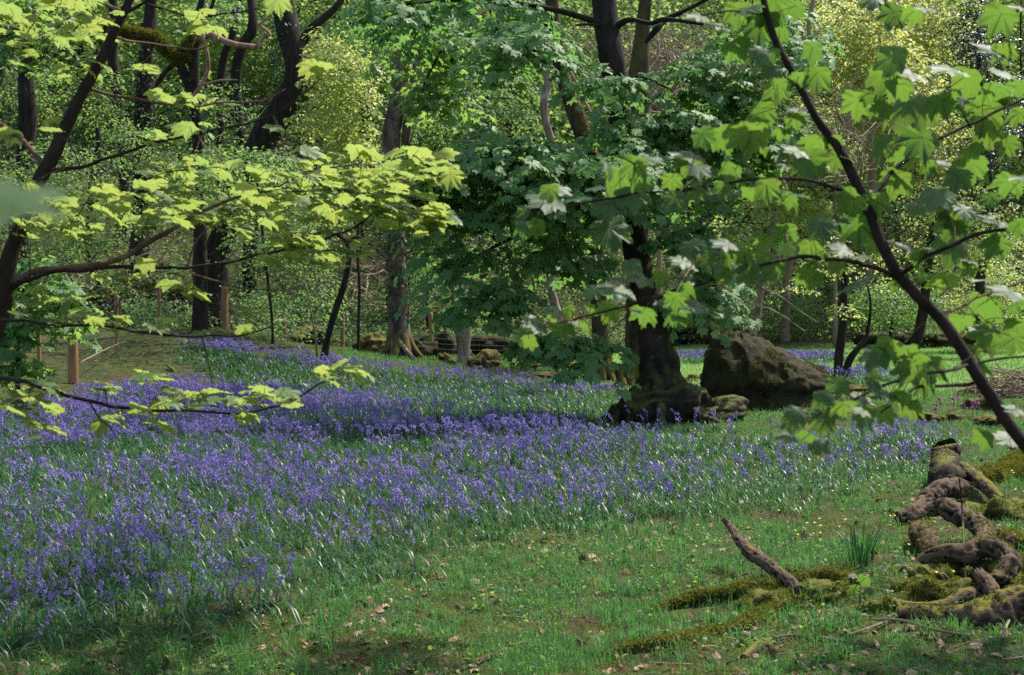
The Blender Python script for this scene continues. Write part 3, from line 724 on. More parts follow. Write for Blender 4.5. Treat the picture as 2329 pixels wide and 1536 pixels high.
tree('sycamore_tree', 'large sycamore rising from a mound of mossy roots beside the boulder, deep green layered leaves', 'tree', (1500, 18.3, 120),
     [[(1500, 860, 18.3, 82), (1490, 790, 18.3, 68), (1474, 700, 18.4, 60), (1452, 600, 18.5, 60), (1438, 540, 18.6, 60), (1426, 440, 18.7, 58), (1415, 330, 18.8, 58), (1402, 200, 18.9, 58), (1390, 120, 18.9, 60), (1378, 30, 19, 58), (1368, -80, 19, 54), (1360, -400, 19.2, 36)]],
     'bark_syc',
     crown=[(1150, 370, 200, 50, 17.5, 1.0, 30), (990, 440, 130, 80, 17.6, .6, 17), (1130, 470, 150, 50, 17.8, .6, 9), (1300, 400, 160, 70, 17.2, .9, 26), (1090, 590, 160, 95, 18, .3, 13), (1110, 690, 120, 60, 18, .3, 9), (1270, 560, 150, 90, 18.6, .5, 15),
            (1500, 300, 140, 55, 18, .8, 17), (1560, 400, 130, 80, 18.8, .9, 14), (1190, 110, 120, 50, 18, .9, 16), (1345, 200, 90, 30, 17.6, .4, 5), (1620, 180, 170, 70, 18.6, 1.0, 22), (1710, 320, 150, 90, 18.6, 1.1, 22),
            (1780, 90, 110, 70, 19, 1.1, 14), (1610, 620, 90, 80, 19, .8, 12), (1240, 785, 80, 20, 18, .4, 5), (1330, 790, 90, 40, 18, .5, 7), (900, 25, 150, 45, 18.5, .9, 14), (1150, 30, 160, 40, 19, .9, 14), (1250, 470, 120, 50, 17.3, .5, 10), (1430, 350, 90, 45, 17.6, .4, 9), (1450, 450, 80, 40, 17.8, .4, 5), (1570, 540, 90, 50, 18, .5, 8), (1620, 690, 80, 40, 18.3, .5, 6)],
     kind='syc', leaf='leaf_dark', size=.10, R=.42, per=34, cambias=.30, flat=.08, jit=.26,
     limbs=[([(1400, 62, 18.9, 20), (1433, 44, 18.7, 12), (1481, 54, 18.4, 11), (1515, 45, 18.2, 11), (1600, 56, 18, 7)], 'bark_dark'),
            ([(1467, 98, 18.4, 8), (1491, 69, 18.4, 15), (1515, 45, 18.5, 14), (1560, 24, 18.5, 11), (1640, -20, 18.5, 8)], 'bark_dark'),
            ([(1372, 60, 18.9, 10), (1340, 56, 18.7, 7), (1310, 58, 18.5, 5)], 'bark_dark'),
            ([(1412, 186, 18.8, 14), (1447, 174, 18.5, 9), (1482, 182, 18.3, 7), (1520, 202, 18, 5)], 'bark_dark'),
            ([(1420, 370, 18.7, 26), (1300, 350, 18.2, 16), (1150, 345, 17.8, 10), (1010, 370, 17.5, 6)], 'bark_dark'),
            ([(1440, 560, 18.6, 22), (1330, 520, 18.3, 13), (1200, 530, 18, 9), (1050, 600, 18, 5)], 'bark_dark'),
            ([(1415, 330, 18.8, 22), (1520, 300, 18.6, 13), (1650, 290, 18.5, 8), (1760, 250, 18.5, 5)], 'bark_dark'),
            ([(1470, 690, 18.4, 14), (1540, 660, 18.5, 9), (1630, 650, 18.6, 5)], 'bark_dark'),
            ([(1385, 60, 18.9, 18), (1250, 20, 18.7, 11), (1080, 0, 18.6, 8), (920, 10, 18.5, 5)], 'bark_dark')], r0=.014)
tree('leaning_sycamore', 'dark leaning trunk with a golden moss edge and bright hanging sprays, foot clad in moss', 'tree', (1371, 26, 60),
     [[(1371, 850, 26, 48), (1369, 800, 26, 42), (1362, 700, 26, 38), (1350, 500, 25.5, 36), (1332, 340, 25, 36), (1310, 262, 25, 38), (1287, 200, 25, 36), (1270, 130, 25, 32), (1261, 60, 25, 30), (1252, -60, 25, 26)]], 'bark_mossy',
     crown=[(960, 110, 110, 90, 22, 1, 26), (1010, 210, 100, 60, 22, 1, 20), (1060, 90, 80, 60, 22, 1, 10)], kind='syc', leaf='leaf_mid', size=.10, R=.36, per=20,
     limbs=[([(1262, 70, 25, 14), (1160, 10, 24, 9), (1060, 55, 22.5, 8), (1000, 120, 22, 6), (950, 220, 22, 4)], 'bark_dark')], moss=True)
tree('mossy_tree', 'stout moss covered trunk standing close behind the large sycamore', 'tree', (1446, 25, 78),
     [[(1446, 850, 25, 60), (1446, 780, 25, 50), (1450, 600, 24.5, 48), (1462, 380, 24, 48), (1458, 240, 24, 48), (1452, 180, 24, 44), (1462, 60, 24, 34), (1480, -80, 24, 26)]], 'bark_mossy')
tree('slender_tree', 'slim pinkish straight trunk flecked with lichen, far behind the leaning mossy trunk', 'tree', (1262, 43, 24),
     [[(1260, 700, 43, 20), (1256, 500, 43, 19), (1252, 290, 43, 18), (1246, 180, 43, 17), (1240, 60, 43, 15), (1236, -80, 43, 12)]], 'bark_pale',
     crown=[(1240, -30, 60, 50, 43, 1.5, 10)], kind='kite', leaf='leaf_mid', size=.1, R=.6)
tree('hazel_coppice', 'pair of pale brown stems rising in a narrow V before the wire netting', 'small tree', (1054, 31, 34),
     [[(1052, 830, 31, 22), (1046, 780, 31, 16), (1033, 705, 31, 13), (1027, 600, 31, 9), (1020, 480, 31, 5)], [(1056, 840, 31, 20), (1062, 790, 31, 17), (1066, 710, 31, 13), (1075, 600, 31, 9), (1090, 500, 31, 5)], [(1050, 780, 31, 8), (1053, 730, 31, 7), (1056, 640, 31, 4)]], 'bark_pale',
     crown=[(1040, 560, 70, 60, 31, 1, 6)], kind='oval', leaf='leaf_mid')
tree('leaning_sapling', 'slim black trunk leaning right out of the bluebell bank, bent bare arms at its top', 'small tree', (735, 27.2, 24),
     [[(736, 825, 27.2, 19), (745, 770, 27.2, 16), (765, 700, 27.2, 16), (782, 650, 27.2, 14), (794, 590, 27.2, 13), (789, 548, 27.2, 12)], [(789, 550, 27.2, 11), (765, 533, 27, 9), (730, 530, 27, 8), (692, 541, 27, 6), (662, 528, 27, 5), (640, 512, 27, 3)], [(790, 552, 27.2, 9), (815, 540, 27, 7), (850, 560, 27, 5), (880, 590, 27, 3)]], 'bark_dark',
     crown=[(760, 470, 120, 50, 27, 1, 10)], kind='oval', leaf='leaf_mid')
tree('thin_sapling', 'pencil thin leafless sapling stem beside the slim black leaning trunk', 'small tree', (724, 26.8, 7),
     [[(722, 820, 26.8, 6), (718, 770, 26.8, 5), (708, 715, 26.8, 4), (697, 650, 26.8, 3)]], 'bark_pale')
tree('oak_sapling', 'young oak with two dark curved stems and fresh yellow green leaves right of the boulder', 'tree', (1908, 26, 30),
     [[(1906, 855, 26, 23), (1909, 800, 26, 20), (1917, 740, 26, 18), (1920, 660, 26, 16), (1926, 560, 26, 12), (1935, 450, 26, 7)], [(1918, 868, 26, 20), (1932, 820, 26, 15), (1952, 792, 26, 13), (1971, 765, 26, 9), (1980, 700, 26, 6), (1974, 650, 26, 4)]], 'bark_dark',
     crown=[(1920, 600, 110, 60, 25.5, .8, 20), (1830, 640, 70, 30, 25.5, .6, 8), (2020, 610, 70, 50, 25.5, .8, 9), (1915, 700, 50, 30, 25.5, .5, 8)], kind='oval', leaf='leaf_yellow', size=.07, R=.28, per=16, r0=.012)
tree('dead_sapling', 'bare pale stem leaning right behind the boulder, sending out dry twigs', 'dead tree', (1700, 33, 22),
     [[(1712, 765, 33, 18), (1729, 705, 33, 15), (1742, 640, 33, 14), (1756, 585, 33, 11), (1766, 535, 33, 7), (1790, 470, 33, 5)], [(1730, 700, 33, 5), (1780, 725, 32, 4), (1830, 758, 32, 2.5)], [(1738, 650, 33, 5), (1790, 690, 32, 3.5), (1850, 740, 32, 2)], [(1728, 705, 33, 4), (1700, 705, 33, 3), (1680, 715, 33, 2)]], 'bark_pale')
# gnarled tree with mossy dead limbs, upper left
tree('gnarled_tree', 'gnarled tree with drooping moss bearded limb and twisted bare reddish branch at upper left', 'tree', (455, 31, 40),
     [[(455, 600, 31, 34), (456, 420, 31, 28), (450, 290, 31, 26), (444, 200, 31, 24), (441, 120, 31, 24), (452, 40, 31, 18), (470, -60, 31, 14)], [(445, 230, 31, 20), (420, 170, 31, 20), (405, 140, 31, 18), (385, 120, 31, 18), (350, 90, 31, 18), (292, 76, 31, 18), (240, 60, 31, 16), (170, 38, 31, 12)],
      [(405, 135, 31, 14), (425, 110, 31, 13), (445, 78, 31, 10), (480, 20, 31, 8), (495, -40, 31, 6)], [(405, 140, 31, 12), (378, 162, 31, 10), (357, 192, 31, 10), (352, 220, 31, 6)]], 'bark_dark',
     limbs=[([(450, 95, 31, 14), (481, 79, 30.5, 13), (515, 96, 30, 15), (550, 104, 30, 14), (584, 107, 30, 12), (590, 95, 30, 9), (600, 86, 30, 7), (612, 78, 30, 9), (600, 66, 30, 7), (591, 55, 30, 6), (603, 46, 30, 5), (616, 30, 30, 3)], 'bark_red'),
            ([(470, 20, 31, 9), (462, 80, 30.5, 9), (474, 148, 30.5, 8), (453, 199, 30.5, 9), (426, 236, 30.5, 7), (405, 250, 30.5, 4)], 'bark_red'),
            ([(455, 195, 30.5, 6), (500, 183, 30.5, 5), (540, 182, 30.5, 3)], 'bark_pale')], ivy=[(452, 300, 22, 120, 31, 300)])
def beard():
    root = bpy.data.objects['gnarled_tree']; m = MB(); q = [(430, 128, 30.9, 16), (405, 138, 30.9, 20), (385, 118, 30.9, 24), (350, 88, 30.9, 24), (292, 74, 30.9, 24), (240, 58, 30.9, 22), (180, 40, 30.9, 16)]
    tube(m, [P(a, b, c) for a, b, c, w in q], [w/2/F*c for a, b, c, w in q], 10, 6, .3, 3); o = m.build('mossy_limb', M['bark_mossy'], root); fuzz('moss', M['moss'], o, [m], 5000, .09, .012, -1, 12000)
    m2 = MB(); q = [(405, 125, 30.8, 14), (422, 105, 30.8, 12), (440, 80, 30.8, 8)]; tube(m2, [P(a, b, c) for a, b, c, w in q], [w/2/F*c for a, b, c, w in q], 8, 5, .3, 3); fuzz('moss', M['moss'], o, [m2], 5000, .09, .012, -1, 4000)
beard()
# trunks standing in the wood, upper left
BG = [
 ('ivy_clad_tree', 'broad ivy wrapped trunk near the left edge, lit on its right side', (38, 37, 52), [(36, 560, 37, 44), (42, 400, 37, 42), (52, 250, 37, 38), (63, 120, 37, 36), (72, 0, 37, 32), (80, -120, 37, 28)], 'bark_syc', [(30, 380, 24, 160, 37, 500)], [(60, 60, 130, 90, 33, 1.5, 22)], 'syc', 'leaf_mid'),
 ('background_tree', 'straight grey brown trunk seen between the near sapling and the drooping mossy limb', (268, 44, 30), [(268, 600, 44, 26), (272, 300, 44, 25), (274, 160, 44, 25), (270, 60, 44, 22), (262, -60, 44, 20)], 'bark_syc', [], [(230, 230, 110, 80, 40, 1.5, 20)], 'oval', 'leaf_mid'),
 ('ivy_clad_tree', 'squat trunk smothered in black green ivy under the mossy limb', (322, 40, 56), [(324, 560, 40, 46), (322, 350, 40, 44), (328, 220, 40, 42), (338, 140, 40, 34), (350, 20, 40, 26), (360, -80, 40, 20)], 'bark_dark', [(326, 250, 30, 140, 40, 700)], [(320, 330, 120, 70, 36, 1.5, 18)], 'oval', 'leaf_mid'),
 ('background_tree', 'dark trunk bending right just behind the twisted bare branch', (572, 42, 34), [(570, 520, 42, 28), (560, 330, 42, 26), (550, 200, 42, 24), (552, 120, 42, 22), (575, 80, 42, 22), (585, 0, 42, 20), (590, -90, 42, 18)], 'bark_dark', [(558, 260, 20, 110, 42, 260)], [(520, 250, 80, 70, 38, 1.5, 10)], 'oval', 'leaf_mid'),
 ('background_tree', 'thin dark forked trunk between the gnarled tree and the crooked oak', (505, 46, 22), [(505, 540, 46, 18), (508, 300, 46, 18), (512, 150, 46, 18), (530, 40, 46, 16), (545, -50, 46, 14)], 'bark_dark', [], [(480, 20, 80, 50, 44, 1.4, 10)], 'kite', 'leaf_mid'),
 ('background_tree', 'slim trunk with loose green crown at the far left edge', (-30, 42, 34), [(-28, 600, 42, 30), (-20, 300, 42, 28), (5, 100, 42, 24), (15, -60, 42, 20)], 'bark_dark', [], [(60, 200, 110, 90, 38, 1.5, 22), (10, 420, 90, 80, 36, 1.5, 16)], 'oval', 'leaf_mid'),
 ('background_tree', 'dark stem slanting up right through leaves between the crooked oak and the broken snag', (812, 46, 18), [(818, 560, 46, 16), (826, 300, 46, 14), (850, 150, 46, 14), (872, 95, 46, 13), (900, 20, 46, 11), (930, -60, 46, 10)], 'bark_dark', [], [(860, 130, 110, 90, 44, 1.5, 30), (930, 280, 120, 90, 44, 1.6, 30)], 'kite', 'leaf_mid'),
 ('background_tree', 'dark trunk leaning left behind the bright hanging sprays', (1120, 48, 26), [(1120, 600, 48, 22), (1118, 400, 48, 20), (1100, 180, 48, 18), (1072, 80, 48, 18), (1050, 20, 48, 16), (1040, -60, 48, 14)], 'bark_dark', [], [(1120, 250, 120, 110, 46, 1.6, 40)], 'kite', 'leaf_under'),
 ('background_tree', 'grey trunk with dark needle like foliage at the centre of the wood', (1172, 52, 34), [(1172, 560, 52, 28), (1170, 400, 52, 26), (1165, 200, 52, 22), (1160, 40, 52, 18)], 'bark_syc', [], [(1180, 150, 90, 120, 50, 1.6, 36)], 'kite', 'leaf_under'),
 ('hazel_tree', 'bright yellow green small leaved tree between the crooked oak and the broken snag', (800, 34, 8), [(805, 620, 34, 7), (815, 400, 34, 6), (826, 300, 34, 6), (850, 220, 34, 6), (860, 150, 34, 5)], 'bark_syc', [], [(785, 200, 85, 120, 33, .9, 44), (800, 340, 90, 70, 33, .9, 26), (735, 130, 50, 80, 34, .8, 14), (725, 280, 60, 70, 34, .8, 14)], 'big', 'leaf_bright'),
 ('elm_tree', 'low tree with tiers of tiny mid green leaves below the crooked oak fork', (620, 30, 8), [(618, 720, 30, 7), (600, 560, 30, 6), (590, 450, 30, 5), (580, 380, 30, 5)], 'bark_dark', [], [(560, 360, 150, 30, 29, 1, 16), (480, 440, 120, 60, 30, 1, 16), (640, 560, 150, 60, 30, 1.2, 26), (700, 640, 110, 60, 31, 1, 12)], 'oval', 'leaf_mid'),
 ('shrub', 'broad leaved sycamore bush overhanging the corner fence post at left', (40, 19, 12), [(40, 860, 19, 12), (45, 720, 19, 9), (60, 620, 19, 6)], 'bark_dark', [], [(70, 640, 100, 60, 19, .5, 10), (110, 720, 70, 50, 19, .4, 8), (20, 760, 60, 50, 19, .4, 8), (30, 830, 60, 30, 19, .4, 4)], 'syc', 'leaf_mid'),
 ('background_tree', 'small leafy tree behind the first netting panels at left', (210, 36, 22), [(212, 560, 36, 20), (220, 480, 36, 18), (225, 300, 36, 14)], 'bark_dark', [], [(150, 380, 130, 90, 34, 1.3, 26), (250, 480, 130, 60, 34, 1.2, 18), (170, 560, 140, 40, 34, 1, 14)], 'oval', 'leaf_mid'),
 ('background_tree', 'slender tree with yellow green haze of leaves above the boulder', (1790, 44, 22), [(1795, 700, 44, 18), (1800, 500, 44, 16), (1815, 300, 44, 14), (1830, 120, 44, 12), (1840, -40, 44, 8)], 'twig_pale', [], [(1830, 330, 110, 100, 43, 1.5, 34), (1800, 480, 120, 80, 43, 1.5, 26), (1640, 560, 100, 60, 43, 1.4, 16)], 'kite', 'leaf_bright'),
 ('background_tree', 'brown twiggy tree with pale yellow leaves high behind the near stem', (1960, 47, 24), [(1965, 640, 47, 20), (1972, 440, 47, 17), (1985, 240, 47, 14), (2000, 60, 47, 12), (2005, -60, 47, 8)], 'twig_pale', [], [(1960, 80, 110, 110, 46, 1.8, 46), (2040, 200, 110, 110, 46, 1.8, 46), (1930, 250, 100, 110, 46, 1.6, 36)], 'kite', 'leaf_yellow'),
 ('background_tree', 'tree of pale yellow leaves reaching the top edge left of the holly', (2130, 50, 24), [(2130, 620, 50, 20), (2128, 440, 50, 16), (2120, 200, 50, 14), (2110, 20, 50, 10)], 'twig_pale', [], [(2110, 60, 110, 100, 49, 1.8, 40), (2100, 330, 130, 90, 48, 1.8, 42), (1860, 60, 80, 90, 50, 1.6, 26)], 'kite', 'leaf_yellow'),
 ('holly_tree', 'near black glossy holly crown in the upper right corner', (2240, 38, 26), [(2240, 640, 38, 22), (2240, 400, 38, 18), (2235, 200, 38, 14), (2225, 60, 38, 10)], 'bark_dark', [], [(2220, 90, 75, 100, 37, 1, 40), (2260, 320, 90, 70, 37, 1, 24), (2290, 230, 60, 70, 37, 1, 14)], 'oval', 'leaf_holly'),
 ('thorn_tree', 'thorn tree of twisted black branches and sparse yellow leaves at right', (2080, 36, 28), [(2084, 760, 36, 24), (2092, 640, 36, 22), (2120, 520, 36, 18), (2150, 440, 36, 14), (2200, 360, 36, 9), (2260, 320, 36, 6)], 'bark_dark', [], [(2160, 470, 140, 70, 35.5, 1.4, 26), (2240, 560, 110, 70, 35.5, 1.2, 22), (2120, 580, 110, 50, 35.5, 1.2, 16)], 'oval', 'leaf_bright'),
 ('bush', 'rounded mid green bush beyond the meadow right of the young oak', (2030, 39, 10), [(2030, 770, 39, 9), (2035, 700, 39, 7), (2030, 650, 39, 5)], 'bark_dark', [], [(2010, 690, 70, 55, 38.5, 1, 36), (2100, 700, 60, 50, 38.5, 1, 24)], 'oval', 'leaf_mid'),
 ('bush', 'yellow green bush at the right edge beyond the meadow', (2290, 40, 12), [(2290, 760, 40, 10), (2285, 680, 40, 8), (2280, 600, 40, 5)], 'bark_dark', [], [(2270, 660, 80, 90, 39, 1.2, 60), (2190, 700, 60, 50, 39, 1, 20)], 'oval', 'leaf_bright'),
 ('bush', 'dark low bush on the slope directly above the boulder', (1790, 45, 10), [(1792, 780, 45, 9), (1795, 730, 45, 7), (1800, 690, 45, 5)], 'bark_dark', [], [(1770, 700, 110, 40, 44.5, 1, 40), (1650, 710, 90, 35, 44.5, 1, 26)], 'oval', 'leaf_under'),
 ('bush', 'dark bush filling the gap behind the two pale hazel stems', (980, 40, 10), [(985, 780, 40, 9), (985, 720, 40, 7), (990, 640, 40, 5)], 'bark_dark', [], [(960, 640, 120, 60, 39.5, 1, 34), (1120, 730, 130, 40, 40, 1, 26), (820, 690, 110, 50, 40, 1, 24)], 'oval', 'leaf_under'),
 ('bush', 'bramble bush of pale green leaves behind the second netting bay', (360, 37, 8), [(360, 740, 37, 7), (365, 700, 37, 6), (370, 640, 37, 4)], 'bark_dark', [], [(330, 700, 100, 40, 36.5, .8, 20), (590, 700, 110, 40, 38, .9, 22), (220, 600, 100, 40, 35.5, .8, 12)], 'oval', 'leaf_under'),
]
for nm, lb, base, st, bk, iv, cr, kd, lf in BG:
    tree(nm, lb, {'bush': 'bush', 'shrub': 'bush'}.get(nm, 'tree'), base, [st], bk, crown=cr, kind=kd, leaf=lf, ivy=iv,
         dens=3.0 if kd == 'kite' else (2.2 if kd == 'oval' else (2.2 if base[1] > 25 else 1.2)), size=None if kd != 'kite' else .15, R=.5 if kd == 'kite' else (.4 if kd == 'oval' else .35), r0=.03 if kd == 'kite' else .02)
# pale dry brushwood standing in the wood right of the large sycamore
def brush(name, label, px, d, n, rx, ry, cyy, seed):
    rg = np.random.default_rng(seed); root = empty(name, D(px, d), label, 'dead shrub'); mb = MB()
    for k in range(n):
        a = P(px+rg.normal()*rx*.5, cyy+ry*(.6+.5*rg.random()), d+rg.normal()*1.0); b_ = P(px+rg.normal()*rx, cyy-ry*(rg.random()*1.2-.1), d+rg.normal()*1.2)
        m = (a+b_)/2+rg.normal(size=3)*.5
        c = tube(mb, [a, m, b_], [.035*rg.random()+.014, .02, .006], 5, 5, 0, rnd=rg.random(), seed=k, wob=.2)
        for j in range(4):
            q = c[rg.integers(3, len(c))]; e = q+rg.normal(size=3)*.55+np.array([0, 0, .3])
            twigs(mb, [q], [(q+e)/2+rg.normal(size=3)*.1], [e], .01, .003)
    mb.build('branches', M['twig_pale'], root)
    sm = MB(); tube(sm, [D(px, d)-np.array([0, 0, .3]), P(px, cyy+ry, d), P(px, cyy, d)], [.07, .05, .03], 7, 5, .1); sm.build('stem', M['twig_pale'], root)
brush('dead_shrub', 'tangle of pale dry branches between the large sycamore trunk and the near leaves', 1500, 31, 120, 110, 110, 190, 1)
brush('dead_shrub', 'dry brown brushwood hanging below the yellow trees at right', 1900, 42, 40, 110, 120, 300, 2)
brush('dead_shrub', 'sparse bare twigs behind the snag and the fence', 800, 41, 22, 120, 60, 640, 3)
brush('dead_shrub', 'bare dark brush tangle at the far left behind the fence corner', 230, 37, 26, 130, 60, 640, 4)

# ------------------------------------------------------------------ stones
def rock_mb(c, sx, sy, sz, seed, rough=.16, rot=0.0, n=(28, 18)):
    u = np.linspace(0, 2*np.pi, n[0], endpoint=False); v = np.linspace(-.35*np.pi, .5*np.pi, n[1])
    U, V_ = np.meshgrid(u, v); X = np.cos(U)*np.cos(V_); Y = np.sin(U)*np.cos(V_); Z = np.sin(V_)
    p = np.stack([X, Y, Z], -1); p = np.sign(p)*np.abs(p)**.8
    q = p*1.3+seed*3.7
    p = p*(1+rough*1.4*fbm(q, seed, 2)+rough*.5*fbm(q*4, seed+5, 3))[..., None]
    p = p*np.array([sx, sy, sz]); cr, sr = math.cos(rot), math.sin(rot)
    p = np.stack([p[..., 0]*cr-p[..., 1]*sr, p[..., 0]*sr+p[..., 1]*cr, p[..., 2]], -1)+np.asarray(c)
    i = np.arange(n[1]-1)[:, None]*n[0]; j = np.arange(n[0])[None]; jn = (j+1) % n[0]
    mb = MB(); mb.add(p.reshape(-1, 3), None, np.stack([i+j, i+jn, i+n[0]+jn, i+n[0]+j], -1).reshape(-1, 4)); return mb
def boulder():
    d0 = 20.4; nx, nt = 90, 56
    px = [1602, 1606, 1616, 1628, 1645, 1670, 1705, 1740, 1765, 1800, 1840, 1870, 1895, 1915, 1930]
    top = [860, 806, 776, 754, 746, 750, 758, 778, 796, 810, 822, 836, 860, 890, 922]
    dep = [.15, .45, .6, .7, .78, .82, .85, .85, .85, .85, .8, .7, .55, .4, .12]
    X = np.linspace(1602, 1930, nx); T = np.interp(X, px, top); Dp = np.interp(X, px, dep)
    V = []
    for k in range(nx):
        x = (X[k]-CX)/F*d0; g = float(H(x, d0)); z = P(X[k], T[k], d0+.25)[2]-g
        th = np.linspace(0, np.pi, nt); cs = np.cos(th); sn = np.sin(th)
        # steep front face, sloping back; its shadow is in the rock colour
        yy = -np.sign(cs)*np.abs(cs)**.8*Dp[k]*.85; zz = z*np.abs(sn)**.55
        yy = yy+.30*(zz/max(z, .05))*Dp[k]*np.where(yy < 0, 1, .2)
        # undercut ledge at the foot of the front
        led = np.exp(-((zz-.22)/.09)**2)*np.clip((x-1.6+1.2)/1.5, 0, 1)*.12
        yy = yy+np.where(cs > .2, led, 0)
        V.append(np.stack([np.full(nt, x), d0+yy, g-.12+zz*1.0+.1*(zz > .02)], -1))
    V = np.array(V); n_ = fbm(V*np.array([1.6, 1.6, 2.4]), 60, 2); r_ = np.abs(fbm(V*3.5, 61, 3))
    c = np.array([V[..., 0].mean(), d0, .3]); dv = norm(V-c)
    V = V+dv*(.07*n_-.09*r_+.03*fbm(V*9, 63, 2)+.012*fbm(V*25, 64, 2)+.05)[..., None]
    i = np.arange(nx-1)[:, None]*nt; j = np.arange(nt-1)[None]
    mb = MB(); mb.add(V.reshape(-1, 3), None, np.stack([i+j, i+nt+j, i+nt+j+1, i+j+1], -1).reshape(-1, 4))
    # closed ends
    for e in (0, nx-1):
        ring = V[e]; cc = ring.mean(0); a = np.arange(nt-1)
        t = np.stack([np.full(nt-1, nt), a, a+1], -1); mb.add(np.vstack([ring, cc]), t)
    root = empty('boulder', D(1740, d0), 'huge dark boulder with a moss and leaf litter top beside the large sycamore', 'boulder')
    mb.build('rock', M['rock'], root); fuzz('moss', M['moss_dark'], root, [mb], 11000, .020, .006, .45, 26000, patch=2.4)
    lt = MB()
boulder()
stones = [(1108, 832, 30, .30, .26, 'yellow moss cushion stone beside the two pale hazel stems'), (1012, 832, 30.5, .13, .13, 'small orange brown mossy stone by the thin fence post'), (1026, 846, 29.5, .12, .10, 'little stone left of the hazel stems foot'),
          (1085, 852, 29, .2, .12, 'low mossy stone under the yellow cushion stone'), (1190, 842, 30, .3, .13, 'long mossy stone right of the broken brown stump'), (1290, 838, 31, .26, .12, 'flat golden moss stone left of the mossy trunk foot'),
          (1250, 868, 27.5, .45, .10, 'low mossy bank stone in the grass before the wall stones'), (1345, 862, 27, .18, .12, 'rounded dark green stone against the mossy trunk foot'), (1470, 875, 26, .2, .1, 'mossy stone behind the root mound'), (960, 815, 33, .35, .28, 'dark stone right of the broken snag foot'),
          (850, 790, 35, .38, .33, 'humped dark mossy rock left of the broken snag'), (705, 765, 38, .6, .35, 'mossy hummock rock behind the fence and leaning sapling'), (2105, 945, 18.6, .17, .10, 'golden moss stone under the pink flowers'), (2168, 945, 18.6, .14, .08, 'second smaller mossy stone right of the pink flowers'),
          (2250, 955, 17.5, .2, .1, 'flat mossy stone beside the near stem'), (2235, 905, 20, .22, .16, 'dark stone before the heap of sticks'), (1960, 870, 24, .3, .09, 'mossy low stone at the foot of the young oak'), (2020, 890, 22, .3, .10, 'long mossy stone between the young oak and the heap of sticks'), (1575, 862, 26, .16, .1, 'golden mossy stone between the sycamore trunk and the boulder'),
          (1000, 790, 36, .4, .38, 'large wall stone behind the thin fence post'), (940, 790, 36, .45, .35, 'dark wall stone behind the netting'), (1120, 790, 37, .5, .3, 'squat wall stone behind the dark green sprays')]
for k, (px, py, d, s, h, lb) in enumerate(stones):
    c = D(px, d); m = rock_mb(c+np.array([0, 0, h*.25]), s*1.1, s*.8, h, k+2, .34, k, (40, 26))
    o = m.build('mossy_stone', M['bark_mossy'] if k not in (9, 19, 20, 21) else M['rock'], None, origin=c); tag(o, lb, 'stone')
def outcrop():
    c = D(205, 32); root = empty('rock_outcrop', c, 'shaded rocky bank with a dark hollow behind the corner post', 'rock outcrop')
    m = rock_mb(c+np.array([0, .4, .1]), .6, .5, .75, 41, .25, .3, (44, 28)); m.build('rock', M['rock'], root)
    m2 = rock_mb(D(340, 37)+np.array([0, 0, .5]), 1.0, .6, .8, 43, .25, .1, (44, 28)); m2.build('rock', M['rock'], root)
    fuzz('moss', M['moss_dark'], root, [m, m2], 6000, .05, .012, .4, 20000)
outcrop()
def drywall(name, label, pxa, pxb, da, db, h, n, seed):
    rg = np.random.default_rng(seed); root = empty(name, D((pxa+pxb)/2, (da+db)/2), label, 'stone wall'); mb = MB()
    for k in range(n):
        t = rg.random(); r = k % 4; px = pxa+(pxb-pxa)*t; d = da+(db-da)*t; s = .16+.14*rg.random()
        m = rock_mb(D(px, d)+np.array([0, rg.normal()*.08, h*(r+.4)/4]), s, .22, .11+.05*rg.random(), seed+k, .2, rg.normal()*.3, (10, 7)); V, T, Q = m.arrays(); mb.add(V, None, Q)
    mb.build('stones', M['rock'], root)
    return mb
drywall('stone_wall', 'dark old dry stone wall beyond the boulder at the foot of the slope', 1500, 1700, 43, 42.5, .5, 90, 5)
drywall('stone_wall', 'moss capped old stone wall along the far edge of the meadow at right', 1960, 2200, 41.8, 41.5, .36, 110, 6)
drywall('stone_wall', 'low tumbled wall of mossy stones running behind the netting fence', 1080, 1340, 36.5, 37.5, .45, 90, 9)

# roots of the large sycamore
def root_mound():
    c = D(1525, 18.0); root = bpy.data.objects['sycamore_tree']
    mb = MB(); nx, nt = 46, 40
    m = rock_mb(c+np.array([-.02, .1, -.04]), .62, .52, .42, 71, .28, 0, (90, 40)); V, T, Q = m.arrays(); mb.add(V, None, Q)
    rg = np.random.default_rng(12)
    for k in range(17):
        a = -math.pi*(-.05+1.10*k/16)+rg.normal()*.05; L = .62+.30*rg.random()
        pts = [P(1497, 800, 18.3)+np.array([math.cos(a)*.10, math.sin(a)*.09, 0])]; w = 0
        for j in range(1, 7):
            t = j/6; r = .10+L*t*(1.1 if math.cos(a) > 0 else .8); w += .10*rg.normal()
            z = .44*(1-t)**.8*(1-.3*t)+.03*rg.normal()*(t < .8)-.05*t
            pts.append([c[0]-.13+math.cos(a+w)*r, c[1]+.12+math.sin(a+w)*r*.85, c[2]+max(-.07, z)])
        tube(mb, pts, [.10, .11, .10, .085, .07, .055, .03], 14, 9, .16, 8, seed=k, wob=.03)
    for k in range(3):    # swollen root folds at the right end
        m = rock_mb(c+np.array([.45+.2*rg.random(), -.2+.3*rg.random(), .02+.08*k]), .3+.08*rg.random(), .22, .10+.03*rg.random(), 80+k, .3, rg.normal()*.3, (30, 18)); V, T, Q = m.arrays(); mb.add(V, None, Q)
    mb.build('roots', M['bark_root'], root); fuzz('moss', M['moss_dark'], root, [mb], 5000, .016, .005, .55, 9000, patch=4.5)
root_mound()
